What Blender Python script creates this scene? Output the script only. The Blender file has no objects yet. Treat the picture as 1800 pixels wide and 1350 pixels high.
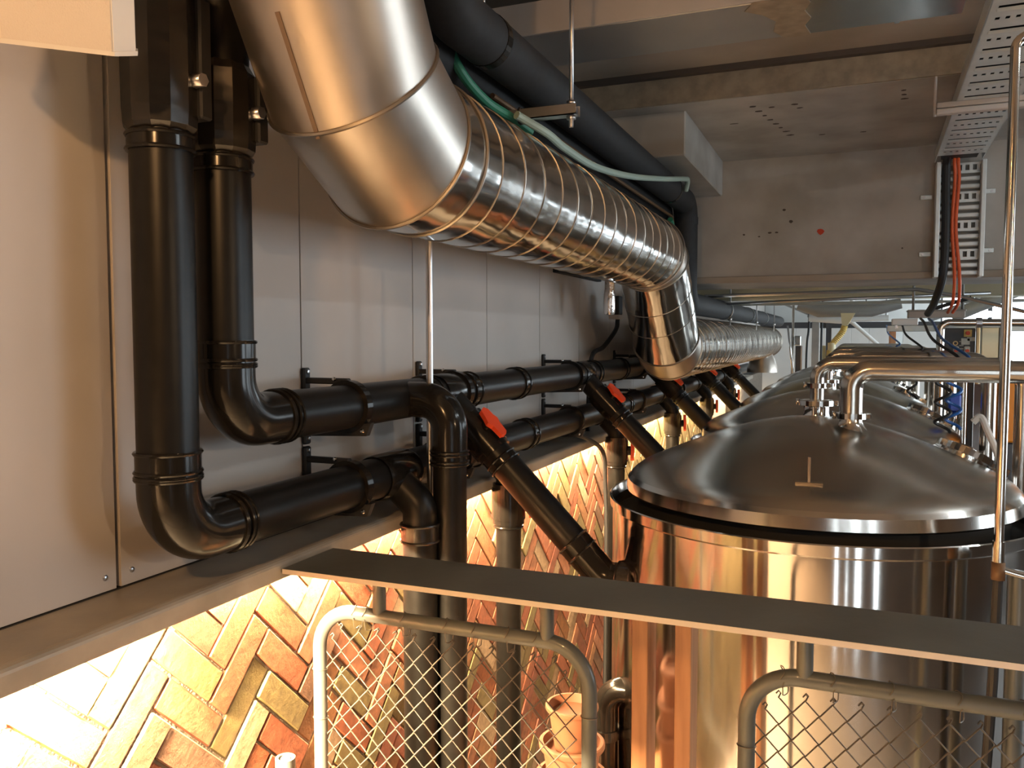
import bpy, math, random
from mathutils import Vector, Matrix, Quaternion
random.seed(7)
R = math.radians
scene = bpy.context.scene
col = scene.collection

# ------------------------------------------------------------------ camera
CAM_LOC = Vector((1.36, 0.0, 1.6))
YAW, PITCH, FPX = R(22.195), R(3.2626), 1456.0
cam_data = bpy.data.cameras.new('camera')
cam_data.sensor_width = 36.0
cam_data.lens = FPX / 1800.0 * 36.0
cam_data.clip_start = 0.02
cam_data.clip_end = 200
cam = bpy.data.objects.new('camera', cam_data)
col.objects.link(cam)
cam.location = CAM_LOC
cam.rotation_euler = (R(90) - PITCH, 0, YAW)
scene.camera = cam

# ------------------------------------------------------------------ world, daylight, exposure
scene.view_settings.view_transform = 'Standard'
scene.view_settings.look = 'None'
scene.view_settings.gamma = 1
scene.view_settings.use_curve_mapping = False
scene.view_settings.exposure = 0.5
world = bpy.data.worlds.new('daylight')
scene.world = world
world.use_nodes = True
bg = world.node_tree.nodes['Background']
bg.inputs[0].default_value = (0.80, 0.92, 1.0, 1)
bg.inputs[1].default_value = 6.0
scene.cycles.max_bounces = 6
scene.cycles.diffuse_bounces = 3
scene.cycles.glossy_bounces = 4
scene.cycles.transmission_bounces = 2
scene.cycles.sample_clamp_indirect = 6.0

# window openings: (wall, a0, a1, z0, z1)
RIGHT_X, BACK_Y, FAR_Y = 7.0, -1.1, 15.0
RIGHT_WIN = [(3.2, 4.9), (6.0, 8.3), (8.6, 11.2), (11.5, 14.3)]
FAR_WIN = [(2.7, 4.1), (4.5, 5.9)]
BACK_WIN = [(2.16, 2.28), (2.52, 2.62), (2.84, 3.10), (3.56, 3.84)]
BZ0, BZ1 = -0.50, 2.05
WZ0, WZ1 = 0.3, 2.5
def portal(name, loc, rot, sx, sy):
    l = bpy.data.lights.new(name, 'AREA'); l.shape = 'RECTANGLE'; l.size = sx; l.size_y = sy
    l.cycles.is_portal = True
    o = bpy.data.objects.new(name, l); col.objects.link(o)
    o.location = loc; o.rotation_euler = rot
    return o
for a, b in RIGHT_WIN:
    portal('daylight_portal', (RIGHT_X + 0.12, (a + b) / 2, (WZ0 + WZ1) / 2), (0, R(90), 0), WZ1 - WZ0, b - a)
for a, b in FAR_WIN:
    portal('daylight_portal', ((a + b) / 2, FAR_Y + 0.12, (WZ0 + WZ1) / 2), (R(-90), 0, 0), b - a, WZ1 - WZ0)
for a, b in BACK_WIN:
    portal('daylight_portal', ((a + b) / 2, BACK_Y - 0.12, (BZ0 + BZ1) / 2), (R(90), 0, 0), b - a, BZ1 - BZ0)

# ------------------------------------------------------------------ materials
def nodes_of(name):
    m = bpy.data.materials.new(name); m.use_nodes = True
    nt = m.node_tree
    return m, nt, nt.nodes['Principled BSDF']
def mat(name, c, rough=0.5, metal=0.0, noise=0.0, nscale=8.0, bump=0.0, bscale=40.0, c2=None, rvar=0.0, stretch=None, coat=0.0, bdist=0.02, spec=0.5, bdetail=3):
    m, nt, p = nodes_of(name)
    p.inputs['Base Color'].default_value = (*c, 1)
    p.inputs['Roughness'].default_value = rough
    p.inputs['Metallic'].default_value = metal
    p.inputs['Coat Weight'].default_value = coat
    p.inputs['Specular IOR Level'].default_value = spec
    L = nt.links
    tc = nt.nodes.new('ShaderNodeTexCoord')
    mp = nt.nodes.new('ShaderNodeMapping')
    L.new(tc.outputs['Object'], mp.inputs['Vector'])
    if stretch: mp.inputs['Scale'].default_value = stretch
    if noise > 0 or c2 or rvar > 0:
        n = nt.nodes.new('ShaderNodeTexNoise')
        n.inputs['Scale'].default_value = nscale; n.inputs['Detail'].default_value = 5
        L.new(mp.outputs['Vector'], n.inputs['Vector'])
        if noise > 0 or c2:
            d = c2 if c2 else tuple(max(0, v * (1 - noise)) for v in c)
            cr = nt.nodes.new('ShaderNodeValToRGB')
            cr.color_ramp.elements[0].position = 0.35; cr.color_ramp.elements[1].position = 0.65
            cr.color_ramp.elements[0].color = (*d, 1); cr.color_ramp.elements[1].color = (*c, 1)
            L.new(n.outputs['Fac'], cr.inputs['Fac']); L.new(cr.outputs['Color'], p.inputs['Base Color'])
        if rvar > 0:
            mr = nt.nodes.new('ShaderNodeMapRange')
            mr.inputs['From Min'].default_value = 0.3; mr.inputs['From Max'].default_value = 0.7
            mr.inputs['To Min'].default_value = max(0.02, rough - rvar); mr.inputs['To Max'].default_value = rough + rvar
            L.new(n.outputs['Fac'], mr.inputs['Value']); L.new(mr.outputs['Result'], p.inputs['Roughness'])
    if bump > 0:
        b = nt.nodes.new('ShaderNodeTexNoise'); b.inputs['Scale'].default_value = bscale; b.inputs['Detail'].default_value = bdetail
        L.new(mp.outputs['Vector'], b.inputs['Vector'])
        bu = nt.nodes.new('ShaderNodeBump'); bu.inputs['Strength'].default_value = bump; bu.inputs['Distance'].default_value = bdist
        L.new(b.outputs['Fac'], bu.inputs['Height']); L.new(bu.outputs['Normal'], p.inputs['Normal'])
    return m
def emit(name, c, s):
    m, nt, p = nodes_of(name)
    p.inputs['Base Color'].default_value = (*c, 1)
    p.inputs['Emission Color'].default_value = (*c, 1)
    p.inputs['Emission Strength'].default_value = s
    return m

M = {}
M['panel'] = mat('fibre_cement_panel', (0.52, 0.485, 0.455), 0.58, noise=0.08, nscale=3.0, bump=0.03, bscale=180, bdist=0.002)
M['gap'] = mat('panel_backing', (0.02, 0.018, 0.015), 0.9)
M['mortar'] = mat('mortar', (0.24, 0.20, 0.16), 0.9, noise=0.25, nscale=30, bump=0.4, bscale=120)
M['ledge'] = mat('galvanised_ledge', (0.36, 0.32, 0.26), 0.50, metal=0.25, noise=0.25, nscale=9, bump=0.03, bscale=60, rvar=0.1)
M['black'] = mat('black_polyethylene', (0.008, 0.0075, 0.007), 0.36, noise=0.3, nscale=30, spec=0.25)
M['black_gloss'] = mat('black_glossy_fitting', (0.010, 0.009, 0.008), 0.17, spec=0.30)
M['black_matt'] = mat('black_matt_plastic', (0.012, 0.012, 0.013), 0.6)
M['tape'] = mat('black_wrapped_tape', (0.014, 0.012, 0.010), 0.26, bump=0.25, bscale=10, bdist=0.012, stretch=(1, 1, 2.5), bdetail=1)
M['insul'] = mat('black_foam_insulation', (0.016, 0.016, 0.018), 0.72, noise=0.3, nscale=40)
M['galv'] = mat('galvanised_spiral_duct', (0.60, 0.58, 0.55), 0.14, metal=1.0, noise=0.10, nscale=7, bump=0.16, bscale=8, bdist=0.03, rvar=0.04, bdetail=1)
M['galv_plain'] = mat('galvanised_elbow_sheet', (0.58, 0.52, 0.46), 0.36, metal=1.0, noise=0.14, nscale=6, bump=0.03, bscale=3, bdist=0.02, rvar=0.04, bdetail=0)
M['seam'] = mat('duct_seam', (0.40, 0.36, 0.31), 0.36, metal=1.0)
M['seam_dark'] = mat('sealed_duct_seam', (0.20, 0.14, 0.10), 0.5, metal=0.5)
M['zinc'] = mat('zinc_steel', (0.66, 0.66, 0.68), 0.28, metal=1.0, noise=0.1, nscale=20)
M['tray'] = mat('tray_zinc', (0.72, 0.76, 0.76), 0.38, metal=0.45, noise=0.1, nscale=14)
M['steel'] = mat('polished_stainless', (0.66, 0.62, 0.58), 0.06, metal=1.0, bump=0.012, bscale=6, bdist=0.02, stretch=(1, 1, 0.03), bdetail=0)
def add_aniso(m, amount, rot):
    nt = m.node_tree; p = nt.nodes['Principled BSDF']
    tg = nt.nodes.new('ShaderNodeTangent'); tg.direction_type = 'RADIAL'; tg.axis = 'Z'
    nt.links.new(tg.outputs[0], p.inputs['Tangent'])
    p.inputs['Anisotropic'].default_value = amount; p.inputs['Anisotropic Rotation'].default_value = rot
M['steel'].node_tree.nodes['Principled BSDF'].inputs['Roughness'].default_value = 0.12
add_aniso(M['steel'], 0.85, 0.25)
M['steel_pipe'] = mat('stainless_tube', (0.60, 0.56, 0.51), 0.19, metal=1.0)
M['steel_lid'] = mat('brushed_stainless_lid', (0.56, 0.53, 0.48), 0.25, metal=1.0, noise=0.08, nscale=5)
M['steel_rim'] = mat('stainless_rim', (0.68, 0.64, 0.59), 0.16, metal=1.0)
M['chrome'] = mat('bright_clamp_steel', (0.75, 0.74, 0.72), 0.08, metal=1.0)
M['concrete'] = mat('board_concrete', (0.36, 0.31, 0.26), 0.85, c2=(0.27, 0.23, 0.185), nscale=2.2, bump=0.15, bscale=40, bdist=0.004)
M['concrete_grey'] = mat('grey_concrete', (0.42, 0.40, 0.37), 0.85, c2=(0.30, 0.28, 0.25), nscale=3.0, bump=0.15, bscale=50, bdist=0.004)
M['pock'] = mat('pock_mark_and_groove_shade', (0.07, 0.055, 0.045), 0.95)  # for the pock marks, and the painted shade of the ceiling groove
M['rust'] = mat('rust_mark', (0.45, 0.05, 0.02), 0.9)
M['white_paint'] = mat('white_paint', (0.80, 0.80, 0.78), 0.5, noise=0.06, nscale=4)
M['cream'] = mat('cream_paint', (0.62, 0.56, 0.38), 0.6, noise=0.1, nscale=4)
M['room'] = mat('room_render', (0.13, 0.10, 0.08), 0.8, noise=0.2, nscale=2)
M['floor'] = mat('floor_concrete', (0.10, 0.085, 0.075), 0.55, noise=0.25, nscale=3)
M['frame_dark'] = mat('dark_window_frame', (0.05, 0.05, 0.055), 0.4)
M['red'] = mat('red_valve_plastic', (0.72, 0.075, 0.025), 0.42)
M['green'] = mat('green_hose', (0.030, 0.20, 0.115), 0.5)
M['pale_green'] = mat('pale_green_hose', (0.33, 0.42, 0.36), 0.5)
M['copper'] = mat('copper_line', (0.16, 0.09, 0.045), 0.55, metal=0.5)
M['brass'] = mat('warm_conduit', (0.58, 0.42, 0.22), 0.35, metal=0.6)
M['gate'] = mat('grey_green_paint', (0.09, 0.098, 0.094), 0.36, noise=0.08, nscale=10, coat=0.2)
M['wire'] = mat('chain_wire', (0.07, 0.06, 0.05), 0.55, metal=0.2)
M['wire_dark'] = mat('tie_wire', (0.16, 0.14, 0.12), 0.5, metal=0.7)
M['rail'] = mat('raw_steel_plate', (0.135, 0.140, 0.125), 0.50, metal=0.25, c2=(0.098, 0.10, 0.086), nscale=6, bump=0.04, bscale=30, rvar=0.1)
M['rail_edge'] = mat('cut_steel_edge', (0.62, 0.55, 0.48), 0.55, metal=0.3)
M['timber'] = mat('red_timber', (0.46, 0.22, 0.10), 0.6, c2=(0.36, 0.16, 0.07), nscale=9, bump=0.1, bscale=60, stretch=(6, 6, 0.5))
M['terracotta'] = mat('terracotta', (0.165, 0.058, 0.024), 0.75, noise=0.12, nscale=12)
M['speaker'] = mat('cream_speaker_shell', (0.74, 0.70, 0.63), 0.45)
M['grille'] = mat('cream_speaker_grille', (0.68, 0.62, 0.55), 0.6, bump=0.5, bscale=420, bdist=0.002)
M['orange_cable'] = mat('orange_cable', (0.72, 0.12, 0.035), 0.5)
M['orange'] = mat('orange_panel', (0.95, 0.33, 0.02), 0.45)
M['blue'] = mat('blue_hose', (0.02, 0.12, 0.42), 0.35)
M['blue_box'] = mat('blue_plastic', (0.02, 0.07, 0.50), 0.35)
M['yellow'] = mat('yellow_hose', (0.72, 0.52, 0.16), 0.5)
M['yellow_pale'] = mat('cream_plastic', (0.75, 0.66, 0.42), 0.45)
M['foil'] = mat('silver_foil', (0.75, 0.73, 0.72), 0.14, metal=1.0, bump=0.6, bscale=60, bdist=0.006)
M['beam_steel'] = mat('grey_steel_section', (0.36, 0.35, 0.33), 0.5, metal=0.3, noise=0.15, nscale=8)
M['brown'] = mat('brown_panel', (0.16, 0.055, 0.03), 0.5)
M['kegsteel'] = mat('cabinet_steel', (0.50, 0.44, 0.30), 0.32, metal=0.9)
M['white'] = mat('white_plastic', (0.86, 0.86, 0.84), 0.35)
M['label_white'] = mat('off_white_label', (0.62, 0.60, 0.52), 0.6)
M['ductgrey'] = mat('grey_sheet_duct', (0.33, 0.33, 0.325), 0.42, metal=0.55, noise=0.08, nscale=5)
M['ductbright'] = mat('bright_sheet_duct', (0.60, 0.63, 0.65), 0.16, metal=1.0, bump=0.06, bscale=3)
M['ducttape'] = mat('brown_sealing_tape', (0.30, 0.24, 0.17), 0.55, noise=0.3, nscale=20)
M['ductface'] = mat('pale_duct_face', (0.50, 0.46, 0.43), 0.6, noise=0.08, nscale=6)
M['led'] = emit('warm_led', (1.0, 0.70, 0.38), 850.0)
M['led_bright'] = emit('warm_led_bright', (1.0, 0.70, 0.38), 5400.0)
M['lamp_cool'] = emit('cool_lamp', (0.88, 0.96, 1.0), 40.0)
M['bulb'] = emit('warm_bulb', (1.0, 0.70, 0.36), 250.0)

def brick_material():
    m, nt, p = nodes_of('glazed_brick')
    L = nt.links
    oi = nt.nodes.new('ShaderNodeObjectInfo')
    cr = nt.nodes.new('ShaderNodeValToRGB')
    cr.color_ramp.interpolation = 'CONSTANT'
    cols = [(0.20, 0.055, 0.024), (0.25, 0.080, 0.034), (0.16, 0.042, 0.022), (0.21, 0.095, 0.038), (0.13, 0.100, 0.038), (0.23, 0.088, 0.045), (0.29, 0.21, 0.14), (0.12, 0.062, 0.038), (0.21, 0.062, 0.028)]
    e = cr.color_ramp.elements
    e[0].position = 0; e[0].color = (*cols[0], 1)
    e[1].position = 1 / 9; e[1].color = (*cols[1], 1)
    for i in range(2, 9):
        k = e.new(i / 9); k.color = (*cols[i], 1)
    L.new(oi.outputs['Random'], cr.inputs['Fac'])
    tc = nt.nodes.new('ShaderNodeTexCoord')
    va = nt.nodes.new('ShaderNodeVectorMath'); va.operation = 'ADD'
    L.new(tc.outputs['Object'], va.inputs[0]); L.new(oi.outputs['Location'], va.inputs[1])
    n = nt.nodes.new('ShaderNodeTexNoise'); n.inputs['Scale'].default_value = 34; n.inputs['Detail'].default_value = 8; n.inputs['Roughness'].default_value = 0.7
    L.new(va.outputs[0], n.inputs['Vector'])
    mx = nt.nodes.new('ShaderNodeMix'); mx.data_type = 'RGBA'; mx.blend_type = 'MULTIPLY'
    mx.inputs[0].default_value = 0.75
    r2 = nt.nodes.new('ShaderNodeValToRGB')
    r2.color_ramp.elements[0].position = 0.3; r2.color_ramp.elements[0].color = (0.34, 0.28, 0.22, 1)
    r2.color_ramp.elements[1].position = 0.62; r2.color_ramp.elements[1].color = (1.15, 1.1, 1.05, 1)
    L.new(n.outputs['Fac'], r2.inputs['Fac'])
    L.new(cr.outputs['Color'], mx.inputs[6]); L.new(r2.outputs['Color'], mx.inputs[7])
    L.new(mx.outputs[2], p.inputs['Base Color'])
    p.inputs['Roughness'].default_value = 0.6
    b = nt.nodes.new('ShaderNodeBump'); b.inputs['Strength'].default_value = 0.8; b.inputs['Distance'].default_value = 0.005
    L.new(n.outputs['Fac'], b.inputs['Height']); L.new(b.outputs['Normal'], p.inputs['Normal'])
    return m
M['brick'] = brick_material()

# ------------------------------------------------------------------ mesh helpers
ORG = {}
def frame_of(d):
    d = Vector(d).normalized()
    a = Vector((0, 0, 1)) if abs(d.z) < 0.95 else Vector((1, 0, 0))
    u = d.cross(a).normalized(); v = d.cross(u).normalized()
    return d, u, v
class MB:
    def __init__(s): s.v = []; s.f = []; s.sm = []
    def add(s, vs, fs, smooth=False):
        o = len(s.v); s.v += [Vector(p) for p in vs]
        s.f += [tuple(i + o for i in f) for f in fs]; s.sm += [smooth] * len(fs)
        return s
    def box(s, a, b, bev=0.0):
        x0, y0, z0 = [min(p, q) for p, q in zip(a, b)]; x1, y1, z1 = [max(p, q) for p, q in zip(a, b)]
        if bev > 0: return s.bbox((x0, y0, z0), (x1, y1, z1), bev)
        return s.add([(x0,y0,z0),(x1,y0,z0),(x1,y1,z0),(x0,y1,z0),(x0,y0,z1),(x1,y0,z1),(x1,y1,z1),(x0,y1,z1)],
                     [(3,2,1,0),(4,5,6,7),(0,1,5,4),(1,2,6,5),(2,3,7,6),(3,0,4,7)])
    def bbox(s, a, b, r):
        r = min(r, min(b[i] - a[i] for i in range(3)) * 0.49)
        vs = []; idx = {}
        for cx in (0, 1):
            for cy in (0, 1):
                for cz in (0, 1):
                    c = [(a, b)[k][i] for i, k in enumerate((cx, cy, cz))]
                    sg = [1 - 2 * k for k in (cx, cy, cz)]
                    for ax in range(3):
                        p = [c[i] + (0 if i == ax else sg[i] * r) for i in range(3)]
                        idx[(cx, cy, cz, ax)] = len(vs); vs.append(p)
        fs = []
        for ax in range(3):
            o = [i for i in range(3) if i != ax]
            for k in (0, 1):
                q = []
                for (m, n) in ((0, 0), (1, 0), (1, 1), (0, 1)):
                    c = [0, 0, 0]; c[ax] = k; c[o[0]] = m; c[o[1]] = n
                    q.append(idx[(*c, ax)])
                fs.append(tuple(q))
        for ax in range(3):
            o = [i for i in range(3) if i != ax]
            for m in (0, 1):
                for n in (0, 1):
                    c0 = [0, 0, 0]; c1 = [0, 0, 0]; c0[ax] = 0; c1[ax] = 1
                    for c in (c0, c1): c[o[0]] = m; c[o[1]] = n
                    fs.append((idx[(*c0, o[0])], idx[(*c1, o[0])], idx[(*c1, o[1])], idx[(*c0, o[1])]))
        for cx in (0, 1):
            for cy in (0, 1):
                for cz in (0, 1): fs.append(tuple(idx[(cx, cy, cz, k)] for k in range(3)))
        return s.add(vs, fs)
    def obox(s, c, ux, uy, uz, hx, hy, hz):
        c = Vector(c); ux, uy, uz = [Vector(k).normalized() for k in (ux, uy, uz)]
        vs = [c + ux*hx*i + uy*hy*j + uz*hz*k for k in (-1, 1) for j in (-1, 1) for i in (-1, 1)]
        return s.add(vs, [(0,2,3,1),(4,5,7,6),(0,1,5,4),(1,3,7,5),(3,2,6,7),(2,0,4,6)])
    def cyl(s, p0, p1, r, n=20, r1=None, caps=True):
        p0, p1 = Vector(p0), Vector(p1); d, u, v = frame_of(p1 - p0); r1 = r if r1 is None else r1
        vs = [p + (u*math.cos(2*math.pi*i/n) + v*math.sin(2*math.pi*i/n))*q for p, q in ((p0, r), (p1, r1)) for i in range(n)]
        s.add(vs, [(i, (i+1) % n, n + (i+1) % n, n + i) for i in range(n)], True)
        if caps: s.add(vs[:n], [tuple(reversed(range(n)))]); s.add(vs[n:], [tuple(range(n))])
        return s
    def ring(s, c, d, ro, ri, h, n=32):
        """flat washer / clamp band of rectangular section"""
        c = Vector(c); d, u, v = frame_of(d)
        prof = [(ro, -h/2), (ro, h/2), (ri, h/2), (ri, -h/2)]
        return s._rev(c, d, u, v, prof, n, True, False)
    def _rev(s, c, d, u, v, prof, n, closed, smooth):
        m = len(prof); vs = []
        for i in range(n):
            a = 2*math.pi*i/n; w = u*math.cos(a) + v*math.sin(a)
            vs += [c + w*r + d*h for r, h in prof]
        fs = []
        for i in range(n):
            j = (i+1) % n
            for k in range(m if closed else m-1):
                l = (k+1) % m
                fs.append((i*m+k, j*m+k, j*m+l, i*m+l))
        return s.add(vs, fs, smooth)
    def lathe(s, c, prof, n=48, d=(0, 0, 1), smooth=True):
        c = Vector(c); d, u, v = frame_of(d)
        return s._rev(c, d, u, v, prof, n, False, smooth)
    def torus(s, c, d, Rr, r, n=40, k=8):
        prof = [(Rr + r*math.cos(2*math.pi*i/k), r*math.sin(2*math.pi*i/k)) for i in range(k)]
        c = Vector(c); d, u, v = frame_of(d)
        return s._rev(c, d, u, v, prof, n, True, True)
    def tube(s, pts, r, n=16, caps=True):
        pts = [Vector(p) for p in pts]; N = len(pts)
        tan = []
        for i in range(N):
            t = (pts[min(i+1, N-1)] - pts[max(i-1, 0)])
            tan.append(t.normalized())
        d, u, v = frame_of(tan[0]); vs = []
        for i in range(N):
            if i > 0:
                q = tan[i-1].rotation_difference(tan[i]); u = q @ u
            u = (u - tan[i]*u.dot(tan[i])).normalized(); w = tan[i].cross(u)
            rr = r[i] if isinstance(r, (list, tuple)) else r
            vs += [pts[i] + (u*math.cos(2*math.pi*k/n) + w*math.sin(2*math.pi*k/n))*rr for k in range(n)]
        fs = [(i*n+k, i*n+(k+1) % n, (i+1)*n+(k+1) % n, (i+1)*n+k) for i in range(N-1) for k in range(n)]
        s.add(vs, fs, True)
        if caps: s.add(vs[:n], [tuple(reversed(range(n)))]); s.add(vs[-n:], [tuple(range(n))])
        return s
    def mitre(s, p0, p1, n0, n1, r, n=64):
        """straight duct piece cut by the planes n0 at p0 and n1 at p1"""
        p0, p1 = Vector(p0), Vector(p1); d = (p1-p0).normalized()
        u = Vector((1, 0, 0)); v = d.cross(u).normalized(); vs = []
        for p, nn in ((p0, Vector(n0)), (p1, Vector(n1))):
            for i in range(n):
                a = 2*math.pi*i/n; q = p + (u*math.cos(a) + v*math.sin(a))*r
                t = (p - q).dot(nn) / d.dot(nn)
                vs.append(q + d*t)
        return s.add(vs, [(i, (i+1) % n, n+(i+1) % n, n+i) for i in range(n)], True)
    def poly(s, pts2, h0, h1, f):
        """prism from 2-D outline; f maps (a,b,h) to 3-D"""
        n = len(pts2)
        vs = [f(a, b, h0) for a, b in pts2] + [f(a, b, h1) for a, b in pts2]
        return s.add(vs, [tuple(reversed(range(n))), tuple(range(n, 2*n))] + [(i, (i+1) % n, n+(i+1) % n, n+i) for i in range(n)])
    def mesh(s, name, m, org=Vector((0, 0, 0))):
        me = bpy.data.meshes.new(name)
        me.from_pydata([tuple(p - org) for p in s.v], [], s.f)
        me.polygons.foreach_set('use_smooth', s.sm)
        me.materials.append(m if not isinstance(m, str) else M[m]); me.update()
        import bmesh
        b = bmesh.new(); b.from_mesh(me)
        bmesh.ops.remove_doubles(b, verts=b.verts, dist=1e-6)
        bmesh.ops.recalc_face_normals(b, faces=b.faces)
        for e in b.edges:
            if len(e.link_faces) == 2 and e.calc_face_angle() > 0.6: e.smooth = False
        b.to_mesh(me); b.free()
        return me
    def build(s, name, m, parent=None, org=None):
        if org is None: org = ORG.get(parent.name, Vector((0, 0, 0))) if parent else Vector((0, 0, 0))
        org = Vector(org)
        o = bpy.data.objects.new(name, s.mesh(name, m, org)); col.objects.link(o)
        if parent: o.parent = parent
        else: o.location = org
        ORG[o.name] = org
        return o
def tag(o, label, cat, group=None):
    o['label'] = label; o['category'] = cat
    if group: o['group'] = group
    return o
def struct(o, label=None):
    o['kind'] = 'structure'
    if label: o['label'] = label
    return o
def thing(name, label, cat, loc, group=None):
    o = bpy.data.objects.new(name, None); col.objects.link(o); o.location = loc
    o.empty_display_size = 0.1
    ORG[o.name] = Vector(loc)
    return tag(o, label, cat, group)
def copy_tree(o, parent=None):
    c = o.copy(); col.objects.link(c); c.parent = parent
    ORG[c.name] = ORG.get(o.name, Vector((0, 0, 0)))
    for ch in list(o.children): copy_tree(ch, c)
    return c
def fillet(pts, r, k=8):
    pts = [Vector(p) for p in pts]; out = [pts[0]]
    for i in range(1, len(pts)-1):
        a, b, c = pts[i-1], pts[i], pts[i+1]
        d0 = (a-b).normalized(); d1 = (c-b).normalized()
        ang = d0.angle(d1); rr = r[i-1] if isinstance(r, (list, tuple)) else r
        t = min(rr / math.tan(ang/2), (a-b).length*0.98, (c-b).length*0.98); rr = t*math.tan(ang/2)
        cen = b + (d0+d1).normalized() * (rr / math.sin(ang/2))
        s0 = b + d0*t - cen; s1 = b + d1*t - cen
        q = s0.rotation_difference(s1)
        for j in range(k+1):
            out.append(cen + Quaternion().slerp(q, j/k) @ s0)
    out.append(pts[-1]); return out
def smooth_path(pts, k=8):
    pts = [Vector(p) for p in pts]; out = []
    P = [pts[0]*2 - pts[1]] + pts + [pts[-1]*2 - pts[-2]]
    for i in range(1, len(P)-2):
        for j in range(k):
            t = j/k; a, b, c, d = P[i-1], P[i], P[i+1], P[i+2]
            out.append(0.5*((2*b) + (c-a)*t + (2*a-5*b+4*c-d)*t*t + (3*b-a-3*c+d)*t**3))
    out.append(pts[-1]); return out
def project(p):
    d = Vector(p) - CAM_LOC
    fwd = Vector((-math.sin(YAW)*math.cos(PITCH), math.cos(YAW)*math.cos(PITCH), -math.sin(PITCH)))
    rt = Vector((math.cos(YAW), math.sin(YAW), 0)); up = rt.cross(fwd)
    z = d.dot(fwd)
    return (900 + FPX*d.dot(rt)/z, 675 - FPX*d.dot(up)/z, z) if z > 0.05 else (-9e9, -9e9, z)

# ================================================================== THE SETTING
CEIL, SOFFIT, LEDGE_Z, LEDGE_X = 2.80, 2.66, 1.09, 0.16
PIT = -0.62
# upper left wall: cement sheet panels on a dark backing
wl = struct(MB().box((-0.06, BACK_Y, LEDGE_Z-0.05), (-0.018, FAR_Y, CEIL)).box((-0.03, BACK_Y, LEDGE_Z-0.05), (0.001, FAR_Y, LEDGE_Z+0.002)).build('wall_left', 'gap'), 'upper wall clad in pale grey cement sheet panels above the ledge')
edges = [-4.90 + 0.6125*k for k in range(33)]
shift = 1.228 - (-4.90 + 0.6125*10); edges = [e + shift for e in edges]
for i in range(len(edges)-1):
    g0 = 0.0060 if abs(edges[i]-1.228) < 0.01 else 0.0025
    g1 = 0.0060 if abs(edges[i+1]-1.228) < 0.01 else 0.0025
    if edges[i] > FAR_Y - 0.3: break
    if edges[i] < BACK_Y: continue
    p = MB().box((-0.018, edges[i]+g0, LEDGE_Z+0.004), (0.0, min(edges[i+1], FAR_Y-0.02)-g1, CEIL-0.004), 0.0005).build('wall_panel', 'panel', wl)
    if edges[i] > 8: continue
    for yy in (edges[i]+0.033, edges[i+1]-0.033):
        for zz in (LEDGE_Z+0.032, 2.60):
            MB().lathe((0, yy, zz), [(0.0, 0.0035), (0.003, 0.0032), (0.0055, 0.002), (0.0062, 0.0)], 12, (1, 0, 0)).build('panel_screw', 'zinc', p)
# lower left wall: herringbone brick
BX = 0.055
wb = struct(MB().box((-0.06, BACK_Y, PIT), (BX-0.0065, FAR_Y, LEDGE_Z-0.045)).build('wall_lower_left', 'mortar'), 'brick wall laid in diagonal herringbone below the ledge')
def clip_poly(poly, z1):
    out = []
    for i in range(len(poly)):
        a, b = poly[i], poly[(i+1) % len(poly)]
        if a[1] <= z1: out.append(a)
        if (a[1] <= z1) != (b[1] <= z1):
            t = (z1-a[1])/(b[1]-a[1]); out.append((a[0]+t*(b[0]-a[0]), z1))
    return out
mod, nn = 0.0745, 3
bl, bw = nn*mod - 0.0065, mod - 0.0065
bricks = []
c45 = math.sqrt(0.5)
rng = random.Random(3)
for c in range(-60, 140):
    for r in range(-110, 80):
        d = (c - r) % (2*nn)
        if d == 0: hor = True
        elif d == 2*nn-1: hor = False
        else: continue
        cx, cy = ((c + nn/2)*mod, (r + 0.5)*mod) if hor else ((c + 0.5)*mod, (r + nn/2)*mod)
        yw = (cx - cy)*c45 + 0.2; zw = (cx + cy)*c45 + 0.1
        if not (-0.9 < yw < 8.0 and PIT+0.12 < zw < 1.15): continue
        px, py, t = project((BX, yw, zw))
        seen = 0 if (-120 < px < 1160 and py < 1480 and t > 0) else 1
        bricks.append((seen, t, yw, zw, hor))
bricks.sort()
def brick_mesh_local(hor):
    ang = R(45) if hor else R(135)
    mb = MB(); mb.box((-0.012, -bl/2, -bw/2), (0.0, bl/2, bw/2), 0.003)
    rot = Matrix.Rotation(ang, 3, 'X')
    mb.v = [rot @ p for p in mb.v]
    return mb.mesh('brick', 'brick')
BM = {True: brick_mesh_local(True), False: brick_mesh_local(False)}
ztop = LEDGE_Z - 0.046
rest = MB(); nb = 0
for seen, t, yw, zw, hor in bricks:
    ang = R(45) if hor else R(135)
    dy, dz = math.cos(ang), math.sin(ang)
    corners = [(yw + a*dy*bl/2 - b*dz*bw/2, zw + a*dz*bl/2 + b*dy*bw/2) for a, b in ((-1, -1), (1, -1), (1, 1), (-1, 1))]
    out = rng.uniform(-0.0035, 0.0035)
    if min(q[1] for q in corners) > ztop - 0.01: continue
    if max(q[1] for q in corners) > ztop:
        pl = clip_poly(corners, ztop)
        if len(pl) < 3: continue
        mb = MB().poly(pl, BX-0.012+out, BX+out, lambda a, b, h: Vector((h, a, b)))
        if nb < 300:
            o = mb.build('brick', 'brick', wb); nb += 1
        else: rest.add(mb.v, mb.f)
        continue
    if nb < 300:
        o = bpy.data.objects.new('brick', BM[hor]); col.objects.link(o); o.parent = wb
        o.location = (BX + out, yw, zw); nb += 1
    else:
        rest.poly(corners, BX-0.012+out, BX+out, lambda a, b, h: Vector((h, a, b)))
if rest.v:
    o = rest.build('bricks_beyond', 'brick', wb); o['kind'] = 'stuff'
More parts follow.
